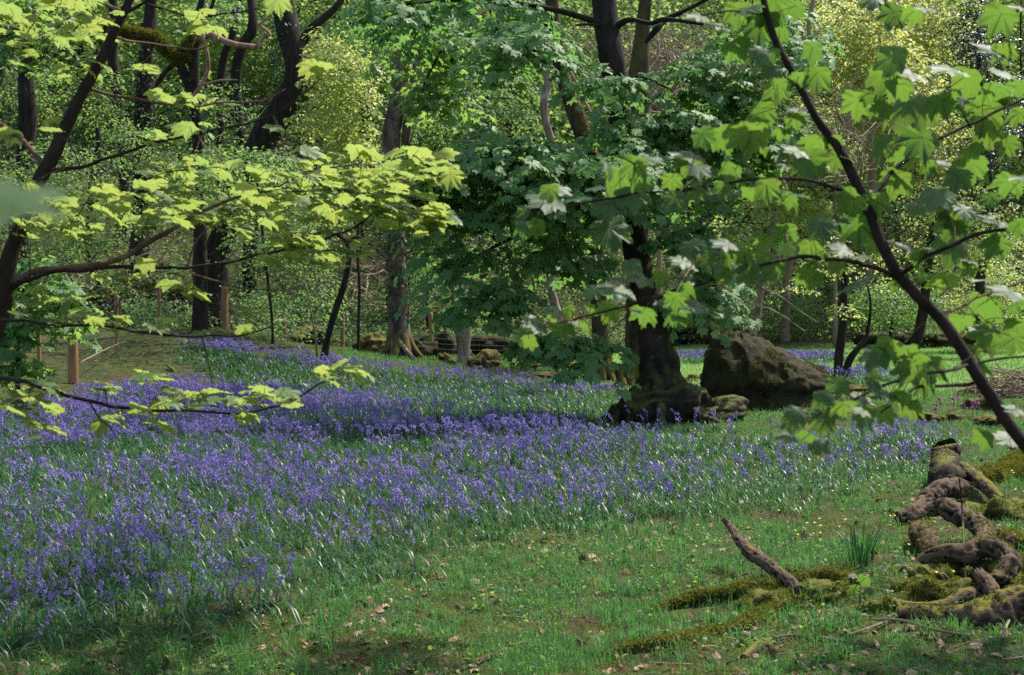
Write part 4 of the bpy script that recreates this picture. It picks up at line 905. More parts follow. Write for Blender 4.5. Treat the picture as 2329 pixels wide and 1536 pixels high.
def flare(px, d, w, mat, root, seed, n=7):
    mb = MB(); rg = np.random.default_rng(seed); b = D(px, d)
    for k in range(n):
        a = 2*math.pi*k/n+rg.normal()*.2; r = w/2/F*d
        tube(mb, [b+np.array([math.cos(a)*r*.4, math.sin(a)*r*.4, r*2.2]), b+np.array([math.cos(a)*r*.95, math.sin(a)*r*.9, r*.8]), b+np.array([math.cos(a)*r*1.8, math.sin(a)*r*1.6, -.04])], [r*.35, r*.42, r*.2], 7, 5, .2, 5, seed=k)
    mb.build('root_flare', M[mat], root)
def find(nm): return bpy.data.objects[nm]
flare(908, 31, 58, 'bark_mossy', find('snag'), 1); flare(1371, 26, 50, 'bark_mossy', find('leaning_sycamore'), 2); flare(1446, 25, 60, 'bark_mossy', find('mossy_tree'), 3)
flare(490, 36, 90, 'bark_dark', find('oak_tree'), 4)

# small stumps and props
def log(name, label, cat, pts, mat, group=None, fz=None, seg=14, nz=.06, nf=9, wob=.022, rough_end=True, extra=(), seed=1):
    """pts: list of 3-D points with radii (x, y, z, r)"""
    pts = np.array(pts); b = pts[len(pts)//2][:3].copy(); b[2] = float(H(b[0], b[1])); root = empty(name, b, label, cat, group)
    wob = min(wob, .28*float(np.mean(pts[:, 3])))
    mb = MB(); c_ = tube(mb, pts[:, :3], pts[:, 3], seg*2 if nz else seg, 16 if nz else 6, nz*1.6, nf, seed=seed, wob=wob)
    if nz and seg > 8:      # bark ridges running along the log, with knots
        m_ = seg*2; nr_ = len(c_); V = mb.v[0]; a = np.linspace(0, 2*np.pi, m_, endpoint=False); ln_ = np.concatenate([[0], np.cumsum(np.linalg.norm(np.diff(c_, axis=0), axis=1))])
        A, S = np.meshgrid(a, ln_); q = np.stack([np.cos(A)*2.6, np.sin(A)*2.6, S*16], -1)
        fu = 1-2.2*np.abs(fbm(q, seed+9, 2)); kn = np.clip(fbm(np.stack([np.cos(A), np.sin(A), S*9], -1), seed+4, 2)-.25, 0, 1)
        W = V[:nr_*m_].reshape(nr_, m_, 3); W += (W-c_[:, None])*(.13*np.clip(fu, -1, 1)+.22*kn)[..., None]
        C = np.full((len(V), 2), .5); C[:nr_*m_, 1] = np.clip(.5+.5*fu, 0, 1).ravel(); mb.c[0] = C
    mb.build('wood', M[mat], root)
    for ex in extra:
        em = MB(); ex = np.array(ex); tube(em, ex[:, :3], ex[:, 3], 8, 6, nz, nf, seed=seed+3, wob=wob); em.build('branch_stub', M[mat], root)
    if fz: fuzz('moss', M['moss'], root, [mb], fz[0], fz[1], fz[2], fz[3], 30000, patch=fz[4] if len(fz) > 4 else None)
    return root
def PL(lst, d=None):
    """(px, py, depth, width_px) list to world points with radius"""
    return [tuple(P(a, b, c))+(w/2/F*c,) for a, b, c, w in lst]
log('stump', 'broken brown stump in the bluebells left of the mossy wall stones', 'stump', PL([(1100, 862, 28.6, 14), (1103, 835, 28.6, 13), (1098, 812, 28.6, 9)]), 'bark_log')
log('stump', 'small mossy knuckle stump left of the mossy trunk foot', 'stump', PL([(1335, 880, 26, 22), (1334, 862, 26, 18), (1328, 850, 26, 10)]), 'bark_mossy')
log('stump', 'club shaped mossy stump between the two mossy trunk feet', 'stump', PL([(1420, 885, 24.5, 18), (1412, 860, 24.5, 16), (1402, 835, 24.5, 16), (1403, 826, 24.5, 10)]), 'bark_mossy')
log('fallen_branch', 'dead branch propped against the foot of the broken snag', 'branch', PL([(950, 828, 30, 12), (930, 805, 30, 10), (915, 785, 30.2, 8), (908, 772, 30.3, 4)]), 'bark_pale')
log('broken_branch', 'small broken branch standing in leaf litter on the bare bank', 'branch', PL([(402, 858, 25.5, 9), (392, 842, 25.6, 8), (380, 832, 25.8, 5)]), 'bark_log')

# ------------------------------------------------------------------ fence
def fence():
    posts = [(165, 24.2, 845, 690, 24, 'round stout corner strainer post'), (88, 25.2, 838, 692, 9, None), (265, 28.2, 790, 655, 9, None), (362, 30.8, 760, 648, 8, None), (441, 33, 758, 672, 8, None), (511, 33.6, 762, 662, 17, 'stout strainer post in front of the dark oak trunk'),
             (647, 37, 782, 722, 8, None), (757, 38.5, 800, 735, 5, None), (779, 37.5, 802, 722, 9, None), (980, 34, 832, 733, 10, None), (1180, 36, 830, 745, 8, None)]
    a = D(511, 33.6); root = empty('wire_fence', a, 'netting fence on round wooden posts running along the bank behind the bluebells', 'fence')
    tops = []
    for k, (px, d, pb, pt, w, lb) in enumerate(posts):
        b = D(px, d); hgt = (pb-pt)/F*d; r = w/2/F*d; m = MB()
        tube(m, [b-np.array([0, 0, .3]), b+np.array([0, 0, hgt*.5]), b+np.array([.01*((k*7) % 3-1), 0, hgt])], [r, r*.98, r*.93], 14, 6, .03, 6, seed=k)
        o = m.build('post', M['post'], root)
        if lb: o['label'] = lb
        tops.append((b, hgt))
    mb = MB()
    for i, j in [(1, 0), (0, 2), (2, 3), (3, 4), (4, 5), (5, 6), (6, 8), (8, 9), (9, 10)]:
        (a, ha), (b, hb) = tops[i], tops[j]; hh = min(1.05, ha, hb)
        n = 24
        for fz in [.05, .18, .31, .44, .58, .72, .86, .97]:
            t = np.linspace(0, 1, 7)[:, None]; pts = a*(1-t)+b*t
            pts[:, 2] = a[2]*(1-t[:, 0])+b[2]*t[:, 0]+fz*hh; pts[:, 1] -= .03; pts[1:-1, 2] -= .01
            tube(mb, pts, np.full(7, .0022), 4, 2, 0, cap=False)
        L = np.linalg.norm(b-a); n = int(L/.22)
        for k in range(1, n):
            t = k/n; p = a*(1-t)+b*t; p[2] = a[2]*(1-t)+b[2]*t
            tube(mb, [p+[0, -.03, .05*hh], p+[0, -.03, .86*hh]], [.0012, .0012], 3, 1, 0, cap=False)
    mb.build('wire_netting', M['wire'], root)
fence()
log('fence_stay', 'slanting wire stay pole lying against the netting right of the corner post', 'pole', PL([(182, 825, 24.6, 3), (230, 800, 26, 3), (285, 775, 28, 2)]), 'twig_pale', seg=6, nz=0, wob=0)

# ------------------------------------------------------------------ heap of sticks at the right edge
def stickheap():
    c = D(2300, 22.5); root = empty('stick_heap', c, 'heap of pale bare sticks at the right edge of the glade', 'heap of sticks'); mb = MB(); rg = np.random.default_rng(3)
    for k in range(260):
        a = rg.random()*6.28; r = rg.random()**.5
        p = c+np.array([math.cos(a)*r*.72, math.sin(a)*r*.6, .02+.42*(1-r**1.6)*rg.random()**.6]); q = np.array([rg.normal(), rg.normal()*.6, rg.normal()*.28]); q = q/np.linalg.norm(q)*(.16+.22*rg.random())
        tube(mb, [p-q, p+rg.normal(size=3)*.03, p+q], [.010, .009, .004], 5, 3, .05, rnd=rg.random())
    mb.build('sticks', M['twig_pale'], root)
stickheap()

# ------------------------------------------------------------------ fallen wood in the near right corner
def g(px, py, w, lift=.5):
    """ground point below pixel, raised by lift radii; w = width in px"""
    p = G(px, py); r = w/2/F*p[1]; return (p[0], p[1], p[2]+r*lift, r)
def zz(X, Y): return 1529+X/2.866, 1000+Y/2.866
def GL(lst, lift=.55): return [g(*zz(X, Y), w, lift) for X, Y, w in lst]
def ZL(lst, d, lay=.35):
    pts = [zz(X, Y)+(w, dd) for X, Y, w, dd in lst]
    low = max(pts, key=lambda p: p[1]+p[2]*.3); d0 = G(low[0], low[1]+low[2]*.35)[1]
    out = []
    for px, py, w, dd in pts:
        w = w*1.08 if w > 20 else w
        di = d0+lay*(min(G(px, max(py, 760)+w*.35)[1], d0+2.5)-d0)+dd
        p = P(px, py, di); r = w/2/F*di; p[2] = max(p[2], float(H(p[0], p[1]))+r*.3)
        out.append(tuple(p)+(r,))
    return out
log('curved_branch', 'curved bare branch rising left out of the mossy log, broken side stub below', 'branch', ZL([(830, 1000, 26, 0), (760, 930, 27, .02), (680, 870, 27, .05), (560, 780, 27, .1), (500, 730, 25, .12), (430, 650, 20, .15), (370, 570, 15, .2), (330, 515, 12, .22)], 7.75), 'bark_dead', nz=.10,
    extra=[ZL([(600, 830, 12, .06), (597, 880, 11, .02), (585, 905, 8, .0)], 7.75), ZL([(360, 560, 8, .2), (345, 600, 6, .18), (340, 622, 3, .18)], 7.75)], seed=4)
log('twig', 'short mossy twig lying right of the curved branch', 'branch', GL([(700, 845, 6), (800, 880, 11), (900, 915, 11), (1010, 945, 10)], 1.2), 'bark_log', fz=(9000, .012, .004, .2))
log('mossy_log', 'long moss buried log running left from the near wood pile', 'log', GL([(-140, 1140, 14), (0, 1110, 22), (150, 1075, 28), (300, 1050, 28), (430, 1030, 30), (560, 1010, 34), (700, 1000, 34), (850, 985, 36), (1000, 960, 36), (1100, 950, 30), (1190, 935, 24)], .7), 'moss_log', fz=(26000, .016, .004, .1), nz=.25, nf=6)
log('mossy_log', 'second lower moss covered log slanting to the bottom edge', 'log', GL([(-450, 1420, 16), (-250, 1390, 22), (0, 1345, 26), (200, 1300, 28), (360, 1270, 26), (500, 1200, 28), (650, 1130, 30), (780, 1090, 22)], .6), 'moss_log', fz=(24000, .016, .004, .1), nz=.25, nf=6)
log('hollow_stump', 'black hollow upright stump end at the top of the wood pile', 'stump', ZL([(1790, 320, 56, .1), (1790, 230, 56, .05), (1785, 130, 52, 0), (1775, 75, 50, 0), (1768, 52, 44, 0)], 10.6), 'bark_dark', fz=(1500, .02, .005, .5, 8),
    extra=[ZL([(1830, 120, 16, -.1), (1855, 110, 14, -.1), (1870, 135, 8, -.12)], 10.6), ZL([(1720, 100, 12, 0), (1700, 72, 8, 0), (1690, 60, 4, 0)], 10.6)], nz=.2)
log('branch_log', 'speckled straight branch sloping right from the hollow stump', 'log', ZL([(1870, 180, 22, .1), (1940, 225, 24, .05), (2010, 280, 26, 0), (2080, 340, 26, -.1), (2150, 410, 24, -.2)], 10.4), 'bark_log', fz=(5000, .012, .003, .4, 9))
log('curved_log', 'pinkish brown curved log lit along its top, uppermost of the wood pile', 'log', ZL([(1920, 330, 34, .1), (1850, 318, 36, .05), (1760, 325, 38, 0), (1690, 365, 38, 0), (1640, 410, 36, 0), (1590, 465, 34, 0), (1530, 495, 38, 0), (1470, 525, 32, 0)], 9.3), 'bark_dead', nz=.12, seed=9)
log('curved_log', 'arched log with yellow moss on its back below the uppermost log', 'log', ZL([(1690, 465, 30, .2), (1760, 450, 34, .1), (1840, 470, 38, 0), (1920, 510, 38, 0), (1990, 560, 38, -.05), (2035, 620, 38, -.1), (2010, 690, 38, -.15), (1960, 740, 36, -.2)], 8.9), 'bark_dead', fz=(7000, .014, .004, .5, 7), nz=.14, seed=12)
log('short_log', 'short rough speckled log standing between the curved logs', 'log', ZL([(1600, 575, 38, .1), (1640, 630, 42, .05), (1690, 680, 44, 0), (1720, 730, 40, 0)], 8.7), 'bark_dead', fz=(6000, .012, .004, .3, 7), nz=.16)
log('forked_log', 'sinuous thick log bending down at its right end across the pile', 'log', ZL([(1640, 810, 22, .1), (1720, 765, 32, .05), (1800, 745, 38, 0), (1900, 755, 40, 0), (2000, 705, 36, -.05), (2080, 705, 40, -.1), (2150, 740, 42, -.1), (2195, 800, 40, -.1), (2160, 870, 38, -.1), (2110, 930, 34, -.1)], 8.2), 'bark_dead', fz=(7000, .014, .004, .4, 6), nz=.14, seed=21,
    extra=[ZL([(1840, 760, 30, -.1), (1830, 720, 28, -.15), (1825, 700, 22, -.18)], 8.2)])
log('stub_log', 'pinkish barkless log end low in the pile', 'log', ZL([(2000, 860, 26, 0), (2040, 920, 32, 0), (2080, 980, 32, 0), (2110, 1050, 28, 0)], 7.9), 'bark_dead', nz=.08)
log('stub_log', 'dark broken branch stub pointing up among moss', 'log', ZL([(1830, 1010, 30, .1), (1800, 960, 28, .05), (1770, 910, 24, 0), (1755, 885, 16, 0)], 7.7), 'bark_log', nz=.2)
log('long_log', 'long snaking bare branch with forked tip across the front of the pile', 'log', ZL([(1425, 1045, 16, 0), (1470, 1075, 22, 0), (1560, 1090, 24, 0), (1700, 1085, 24, 0), (1820, 1070, 28, 0), (1900, 1030, 28, .05), (1990, 1010, 26, .1), (2080, 1050, 24, .15)], 7.35), 'bark_log', nz=.14, seed=31,
    extra=[ZL([(1470, 1060, 14, 0), (1490, 1100, 14, 0), (1520, 1135, 10, 0)], 7.35)])
log('dark_log', 'heavy black log with a mossy top sweeping out of the lower right edge', 'log', ZL([(1480, 1150, 30, .1), (1650, 1150, 44, .1), (1850, 1165, 54, .05), (2000, 1160, 58, 0), (2120, 1120, 56, 0), (2220, 1070, 56, 0), (2330, 1030, 56, 0), (2500, 960, 50, 0)], 7.1), 'bark_log', fz=(8000, .016, .004, .45, 4), nz=.16, seed=35)
log('mossy_log', 'thick orange green moss covered log at the right edge behind the hollow stump', 'log', [g(*zz(X, Y), w, .6) for X, Y, w in [(1900, 290, 26), (2050, 285, 40), (2180, 270, 56), (2330, 240, 72), (2600, 200, 80)]], 'moss_log', fz=(16000, .022, .005, .1), nz=.25, nf=5)
log('mossy_log', 'mossy branch stub at the right edge beside the arched log', 'log', ZL([(2120, 660, 24, .2), (2180, 620, 34, .1), (2240, 660, 34, 0), (2330, 690, 36, 0), (2450, 700, 36, 0)], 8.8), 'bark_log', fz=(12000, .02, .005, .1, 5), nz=.2)
log('stick', 'dead flat stick lying along the lower moss log', 'stick', GL([(370, 1280, 5), (450, 1300, 7), (600, 1325, 6), (760, 1300, 7), (900, 1315, 6), (1230, 1345, 4)], 2), 'bark_pale', nz=.1)
log('stick', 'thin bare stick crossing before the heavy black log', 'stick', GL([(1290, 1210, 4), (1500, 1250, 6), (1700, 1290, 5), (1930, 1325, 4)], 6), 'bark_pale', nz=.1)
log('stick', 'forked stick slanting up beneath the thin crossing stick', 'stick', GL([(1130, 1300, 4), (1250, 1265, 6), (1400, 1215, 6), (1470, 1190, 4)], 3), 'bark_pale', nz=.1)
log('stick', 'pale curved twig propped below the heavy black log at right', 'stick', ZL([(2215, 1140, 5, .2), (2180, 1210, 6, 0), (2150, 1290, 6, -.2)], 6.6), 'bark_pale', nz=.1)
log('upright_stick', 'thin dark stick standing upright in front of the wood pile', 'stick', ZL([(1870, 250, 3, 0), (1893, 500, 4, 0), (1905, 760, 5, 0), (1915, 1000, 5, 0)], 6.9), 'bark_dark', seg=6, nz=.05, wob=.004)
log('upright_stick', 'short thin twig standing on top of the hollow stump', 'stick', ZL([(1800, 80, 5, -.1), (1797, 0, 3, -.1), (1785, -150, 2, -.1)], 10.5), 'bark_dark', seg=6, nz=.05, wob=.004)
log('fallen_branch', 'grey fallen branch cut by the bottom edge of the picture', 'branch', [g(960, 1550, 12, .6), g(1040, 1528, 15, .6), g(1110, 1505, 16, .6), g(1165, 1488, 14, .6)], 'bark_dead', nz=.08)
log('fallen_branch', 'short dark broken branch half buried in moss at bottom centre right', 'branch', [g(1690, 1500, 16, .4), g(1720, 1480, 24, .6), g(1745, 1470, 20, .8)], 'bark_log', nz=.2)
def hummock(px, py, s, h, seed, lb):
    c = G(px, py); m = rock_mb(c-np.array([0, 0, h*.35]), s*.85, s*.7, h*.9, seed, .45, seed); root = empty('moss_hummock', c, lb, 'moss hummock')
    m.build('soil', M['moss_log'], root); fuzz('moss', M['moss'], root, [m], 14000, .018, .004, -1, 9000, patch=7)
for k, (X, Y, s, h, lb) in enumerate([(1650, 930, .17, .12, 'cushion of golden moss just left of the dark upright stub'), (1750, 1010, .2, .1, 'moss hummock under the long snaking branch'), (560, 1010, .1, .10, 'small dark moss knob left of the curved branch foot'), (1330, 1130, .16, .12, 'dark hollow moss lump before the fork tip'), (1940, 900, .16, .11, 'moss cushion between the low pinkish log ends'), (2180, 500, .3, .16, 'bank of golden moss at the right edge near the arched log'), (900, 1010, .2, .09, 'broad moss swelling at the foot of the curved branch'), (620, 1120, .16, .09, 'moss knob joining the two long mossy logs'), (2250, 950, .25, .14, 'moss bank where the heavy black log leaves the picture')]):
    hummock(*zz(X, Y), s, h, 50+k, lb)

def make_forbs():
    mb = MB(); x, y = sample_ground(40000, 4.8, 16, 1.6)
    dens, leaf, px, py = zones(x, y, H(x, y)); a = n2(x, y, 2.2, 170, 3); k = (leaf < .5) & (a > .05); x, y = x[k], y[k]; n = len(x)
    leaves(mb, [OVAL, SYC[1]], np.stack([x, y, H(x, y)+.01+.03*RNG.random(n)], -1), RNG.standard_normal((n, 3))*.45+np.array([0, 0, 1.]), RNG.standard_normal((n, 3)), .007+.011*RNG.random(n))
    tag(mb.build('ground_cover', M['leaf_mid']), 'tiny round leaves of low herbs among the near moss and grass', 'ground cover', kind='stuff')
make_forbs()
# tufts, pink flowers, buttercups, seedling
def tuft():
    c = G(1958, 1288); root_o = MB(); n = 46; az = RNG.random(n)*6.28; r = .09*RNG.random(n)**.5
    blade_mb(root_o, c[0]+r*np.cos(az), c[1]+r*np.sin(az), .17+.08*RNG.random(n), np.full(n, .010), .2+.8*RNG.random(n), az, RNG.random(n), 4)
    o = root_o.build('daffodil_leaves', M['bb_leaf']); tag(o, 'upright clump of broad strap leaves left of the wood pile', 'plant')
tuft()
def pinks():
    for k, (px, py) in enumerate([(2138, 932), (2168, 938), (2178, 934), (2192, 942), (2212, 948), (2222, 952), (2128, 948)]):
        c = G(px, py); mb = MB(); h = .17+.05*(k % 3)
        root = empty('pink_orchid', c, 'small magenta flower spike on the mossy turf before the heap of sticks', 'flower', 'magenta flower spikes near the heap of sticks')
        sm = MB(); tube(sm, [c, c+[0, 0, h]], [.004, .003], 5, 3); sm.build('stem', M['bb_stem'], root)
        n = 40; az = RNG.random(n)*6.28; z = h*(.5+.5*RNG.random(n)); rr = .018
        pos = c+np.stack([np.cos(az)*.004, np.sin(az)*.004, z], -1); tp = np.stack([np.cos(az), np.sin(az), .3+0*az], -1)
        leaves(mb, [OVAL], pos, np.array([0, 0, 1.])+.6*RNG.standard_normal((n, 3)), tp, .03, RNG.random(n)); mb.build('petals', M['pink'], root)
pinks()
def buttercups():
    mb = MB(); n = 150; x = 1.8+2.2*RNG.random(n); y = 7.2+7*RNG.random(n); px, py = proj(np.stack([x, y, H(x, y)], -1)); k = (px > 1700) & (py > 1060) & (n2(x, y, 1.5, 3, 2) > 0); x, y = x[k], y[k]; n = len(x)
    c = np.stack([x, y, H(x, y)+.06+.05*RNG.random(n)], -1)
    for j in range(5):
        a = j*1.2566+RNG.random(n); leaves(mb, [OVAL], c, np.stack([0*a, 0*a-.3, 1+0*a], -1), np.stack([np.cos(a), np.sin(a), .4+0*a], -1), .010, RNG.random(n))
    tag(mb.build('buttercups', M['yellow']), 'tiny yellow flowers dotted round the wood pile', 'yellow flowers', kind='stuff')
buttercups()

# ------------------------------------------------------------------ near saplings
PET = plain('petiole', (.12, .10, .03), (.22, .09, .04), .5)
def sapling(name, label, stem, branches, spots, leafm, stemm, cluster=(), seg=12):
    """spots: explicit leaves (px, py, width_px, mode); cluster: (px, py, rx, ry, n, size_px, dd)"""
    foot = stem[0]; b = np.array(foot[:3]); root = empty(name, (b[0], b[1], float(H(b[0], b[1]))), label, 'tree')
    nodes = []; sm = MB()
    c = tube(sm, [s[:3] for s in stem], [s[3] for s in stem], seg, 8, .06, 14, seed=3, wob=.006); nodes += list(c); sm.build('trunk', M[stemm], root)
    for k, (br, bm) in enumerate(branches):
        q = PL(br); m = MB(); c = tube(m, [s[:3] for s in q], [s[3] for s in q], 8, 8, .05, 20, seed=k, wob=.006); nodes += list(c); m.build('branch', M[bm], root)
    nodes = np.array(nodes); npx, npy = proj(nodes); S = np.array([0.3, .6, .75])
    cen = []; nr = []; tp = []; sz = []; sel = []
    for (px, py, w, mode) in spots:
        sel.append(2 if mode in 'wWV' else random.choice([0, 1, 3, 4, 5, 0, 2]))
        k = np.argmin((npx-px)**2+(npy-py)**2); d = nodes[k][1]+random.gauss(0, .10)
        c = P(px, py, d); L = w/1.38*d/F; j = RNG.standard_normal(3)
        if mode == 'g': n_ = np.array([.25, .80, .62])+.34*j; t_ = np.array([(px-npx[k])*.004, .35, -1.0])+.3*RNG.standard_normal(3)
        elif mode == 'w': n_ = np.array([.2, -.32, 1.])+.12*j; t_ = np.array([random.choice([-1, 1, -1])*1.0, -.4, -.25]); L *= 1.05
        elif mode == 'V': n_ = np.array([.12, -.36, 1.]); t_ = np.array([1., -.25, -.05])
        elif mode == 'W': n_ = np.array([.30, -.46, .95])+.08*j; t_ = np.array([-1.0, -.6, -.3])
        else: n_ = np.array([-.1, -.75, .75])+.2*j; t_ = np.array([(px-npx[k])*.006, -.3, -1.0])+.2*RNG.standard_normal(3)
        cen.append(c); nr.append(n_); tp.append(t_); sz.append(L)
    for (px, py, rx, ry, n, s, dd) in cluster:
        n = int(n*1.3)+(n < 4)*0 if n > 4 else n
        for _ in range(n):
            a = random.random()*6.28; r = random.random()**.5; x = px+rx*r*math.cos(a); y = py+ry*r*math.sin(a)
            sel.append(random.choice([0, 1, 2, 2, 4])); k = np.argmin((npx-x)**2+(npy-y)**2); d = nodes[k][1]+random.gauss(0, dd)
            L = s*random.uniform(.55, 1.08)/1.5*d/F
            cen.append(P(x, y, d)); nr.append(np.array([0.05, .16, 1.])+np.array([.22, .24, .1])*RNG.standard_normal(3)); tp.append(np.array([random.choice([1, .6, -.3, .2])+.5*random.gauss(0, 1), random.gauss(0, .8), -.30])); sz.append(L)
    cen, nr, tp, sz = map(np.array, (cen, nr, tp, sz)); R = frames(nr, tp); tipd = R[:, :, 1]; base = cen-tipd*(sz*.38)[:, None]
    lm = MB(); leaves(lm, SYC_HD, base, nr, tp, sz, None, np.array(sel))
    # petioles joined to short shared twigs
    pm = lm; arr = nodes.copy(); order = np.argsort([np.min(np.linalg.norm(nodes-p, axis=1)) for p in base]); A = []; B_ = []
    for i in order:
        p = base[i]; dd = np.linalg.norm(arr-p, axis=1); a = arr[np.argmin(dd)]; A.append(a); B_.append(p)
        if dd.min() > .05: arr = np.vstack([arr, a*.45+p*.55+np.array([0, 0, .01]), ])
    A = np.array(A); B_ = np.array(B_); Ld = np.linalg.norm(A-B_, axis=1)
    mid = (A+B_)/2+RNG.standard_normal(A.shape)*.06*Ld[:, None]+np.array([0, 0, 1.])*(.12*Ld)[:, None]
    far = Ld > .16
    pm.cur = 1; twigs(pm, A[~far], mid[~far], B_[~far], .0013, .0009, 5, 6)
    pm.cur = 2; twigs(pm, A[far], mid[far], B_[far], .0028, .0012, 5, 7)
    lm.build('foliage', [M[leafm], PET, M['stem_near']], root)
    return root

Z3 = lambda X, Y, w, m: (1529+X/2.911, Y/2.911, w/2.911, m)
Z6 = lambda X, Y, w, m: (1529+X/2.911, 500+Y/2.911, w/2.911, m)
Z5 = lambda X, Y, w, m: (760+X/2.911, 500+Y/2.911, w/2.911, m)
Z2 = lambda X, Y, w, m: (760+X/2.911, Y/2.911, w/2.911, m)
def parse(f, s): return [f(float(a.split(',')[0]), float(a.split(',')[1]), float(a.split(',')[2]), a.split(',')[3]) for a in s.split()]
spots = parse(Z3, """150,110,170,W 290,170,160,w 430,110,200,g 570,210,220,g 740,220,150,g 690,60,280,g 820,80,150,g 440,340,220,g 590,365,170,D 660,490,160,D 700,610,190,g 930,360,170,g 950,530,200,g 850,540,150,g 670,380,110,g
1450,130,200,g 1600,110,160,g 1640,60,170,W 1330,10,150,D 1460,430,240,g 1390,530,220,g 1550,490,230,W 1800,460,270,W 1480,600,210,g 1540,740,320,D 1230,710,230,g 1380,740,150,g 1700,780,170,g 1790,700,220,g 1930,690,170,D 1950,560,240,g 2140,600,210,g 2200,490,200,w 2100,340,280,W 2150,140,240,g 2280,50,170,w 2200,360,170,g
2060,800,270,g 2100,900,220,g 1780,1080,170,w 1700,1120,130,g 1610,960,250,g 1380,1000,220,g 1520,1060,210,g 1480,1230,250,g 1360,1280,110,w 1350,1370,210,g 1160,1350,220,g 1050,1450,220,w 840,1290,190,w 770,1330,160,g 620,1270,190,g 520,1290,140,g 330,1270,130,g 260,1310,100,D 160,1300,130,g 40,1340,140,g 180,1140,170,D 100,1100,190,g 390,1140,160,g 500,1130,80,W 720,1105,110,W 800,1000,190,W
900,1110,260,g 1080,1080,170,g 1170,1050,100,w 940,940,190,g 600,770,200,g 560,830,170,g 810,730,130,w 821,800,150,g 720,890,130,g 860,860,100,w 520,930,280,g 350,930,220,g 210,930,170,g 90,1030,230,W 1740,1330,240,D 1640,1390,170,D 1960,1110,260,g 1890,1210,190,g 2220,1230,220,g 2290,1180,170,w 2110,1340,130,g 1940,1410,170,D 1810,1410,160,g 2120,1460,220,W 1880,1500,170,g 2290,600,150,g 520,60,190,g 640,150,150,g 1290,660,120,g 2200,690,130,g 2280,780,180,g 2000,1010,150,g 2230,980,160,g 2050,640,150,g 1070,950,140,g""")
spots += parse(Z6, """750,110,180,g 600,160,130,g 330,165,190,W 130,190,180,D 60,290,190,W 220,300,140,g 360,280,170,g 480,250,150,g 580,250,140,g 350,370,150,g 500,380,180,g 650,350,200,g 920,200,170,g 760,210,140,g 1100,200,160,w 1240,250,130,w 920,320,100,g 1010,320,110,g 1100,320,130,g 910,400,210,g 1200,420,270,g 1000,70,210,D 1230,80,240,g 1350,190,160,g 1540,180,140,W 1430,150,120,w 1480,230,80,w 1620,250,130,g 1680,200,110,w 1840,60,220,g 1870,180,280,D 1950,270,120,w 2130,190,200,g 2290,60,160,g 2080,20,200,w 1790,420,220,g 1950,330,140,g 1640,390,100,g 1480,430,130,g 2060,400,210,w 2200,480,270,W 2080,600,270,g 2280,580,160,g 1910,680,180,g 2040,720,210,w 2090,800,240,g 2280,710,180,g 2250,830,180,g 1980,900,140,g 2050,970,210,g 1490,825,160,w 1340,920,240,D 1420,850,190,g 1560,870,150,g 1580,950,190,g 1640,930,120,g 1560,1020,210,g 1700,1000,210,g 1680,1110,170,g
1090,1120,170,D 1230,1180,190,W 1400,1160,200,W 1130,1250,180,g 1000,1190,160,D 1240,1270,130,W 1110,1310,80,W 1250,1310,170,g 1590,1240,190,g 1420,1300,170,g 820,1300,170,D 900,1340,160,W 780,1360,130,g 740,1440,150,w 1000,1340,190,D 880,1440,130,g 970,1490,150,D 2250,1260,150,w 2200,1460,210,W 2060,1460,170,g 80,410,140,W 130,570,210,W 100,470,140,g 60,660,180,g 20,550,160,g 1330,1080,150,g 1500,1160,150,g""")
spots += parse(Z5, """2000,390,210,W 1970,310,150,D 1850,470,260,W 1860,400,160,w 1700,490,170,D 1640,590,140,w 1540,600,110,g 1440,610,160,W 1310,690,200,W 1810,620,170,g 1520,740,170,g 1590,690,80,w 1700,590,80,g 1440,660,90,g 1300,820,130,g 1240,780,140,D 2160,400,130,g 2050,640,190,g 2010,610,90,w 2260,650,180,g 2200,560,210,w 1670,710,100,g 2290,280,170,W""")
spots += parse(Z2, """1820,1110,200,g 1990,1120,200,g 1900,1200,220,g 2030,1230,150,g 1510,1260,170,w 1380,1340,270,W 1250,1430,140,g 1430,1290,140,g 1720,1250,150,w 1860,1280,150,g 1820,1380,260,D 1980,1320,260,D 1470,1410,130,D 1350,1490,110,g 2110,1060,210,w 2280,1040,170,W 2250,1350,170,g 2240,1215,150,g 1250,1510,130,D 1840,1560,280,D 1600,1320,180,w 1340,1540,120,g""")
stemR = [(3.15, 3.25, -.2, .030), (2.35, 3.3, .35, .026), (1.62, 3.35, .98, .0225)]+PL([(2470, 1180, 3.4, 34), (2329, 1008, 3.42, 31), (2245, 890, 3.45, 30), (2150, 740, 3.5, 27), (2080, 665, 3.5, 26), (2035, 610, 3.52, 25), (2000, 540, 3.55, 25), (1962, 440, 3.55, 24), (1910, 345, 3.6, 22), (1850, 260, 3.6, 19), (1800, 170, 3.62, 17), (1762, 80, 3.65, 16), (1735, -10, 3.66, 15), (1710, -150, 3.7, 12)])
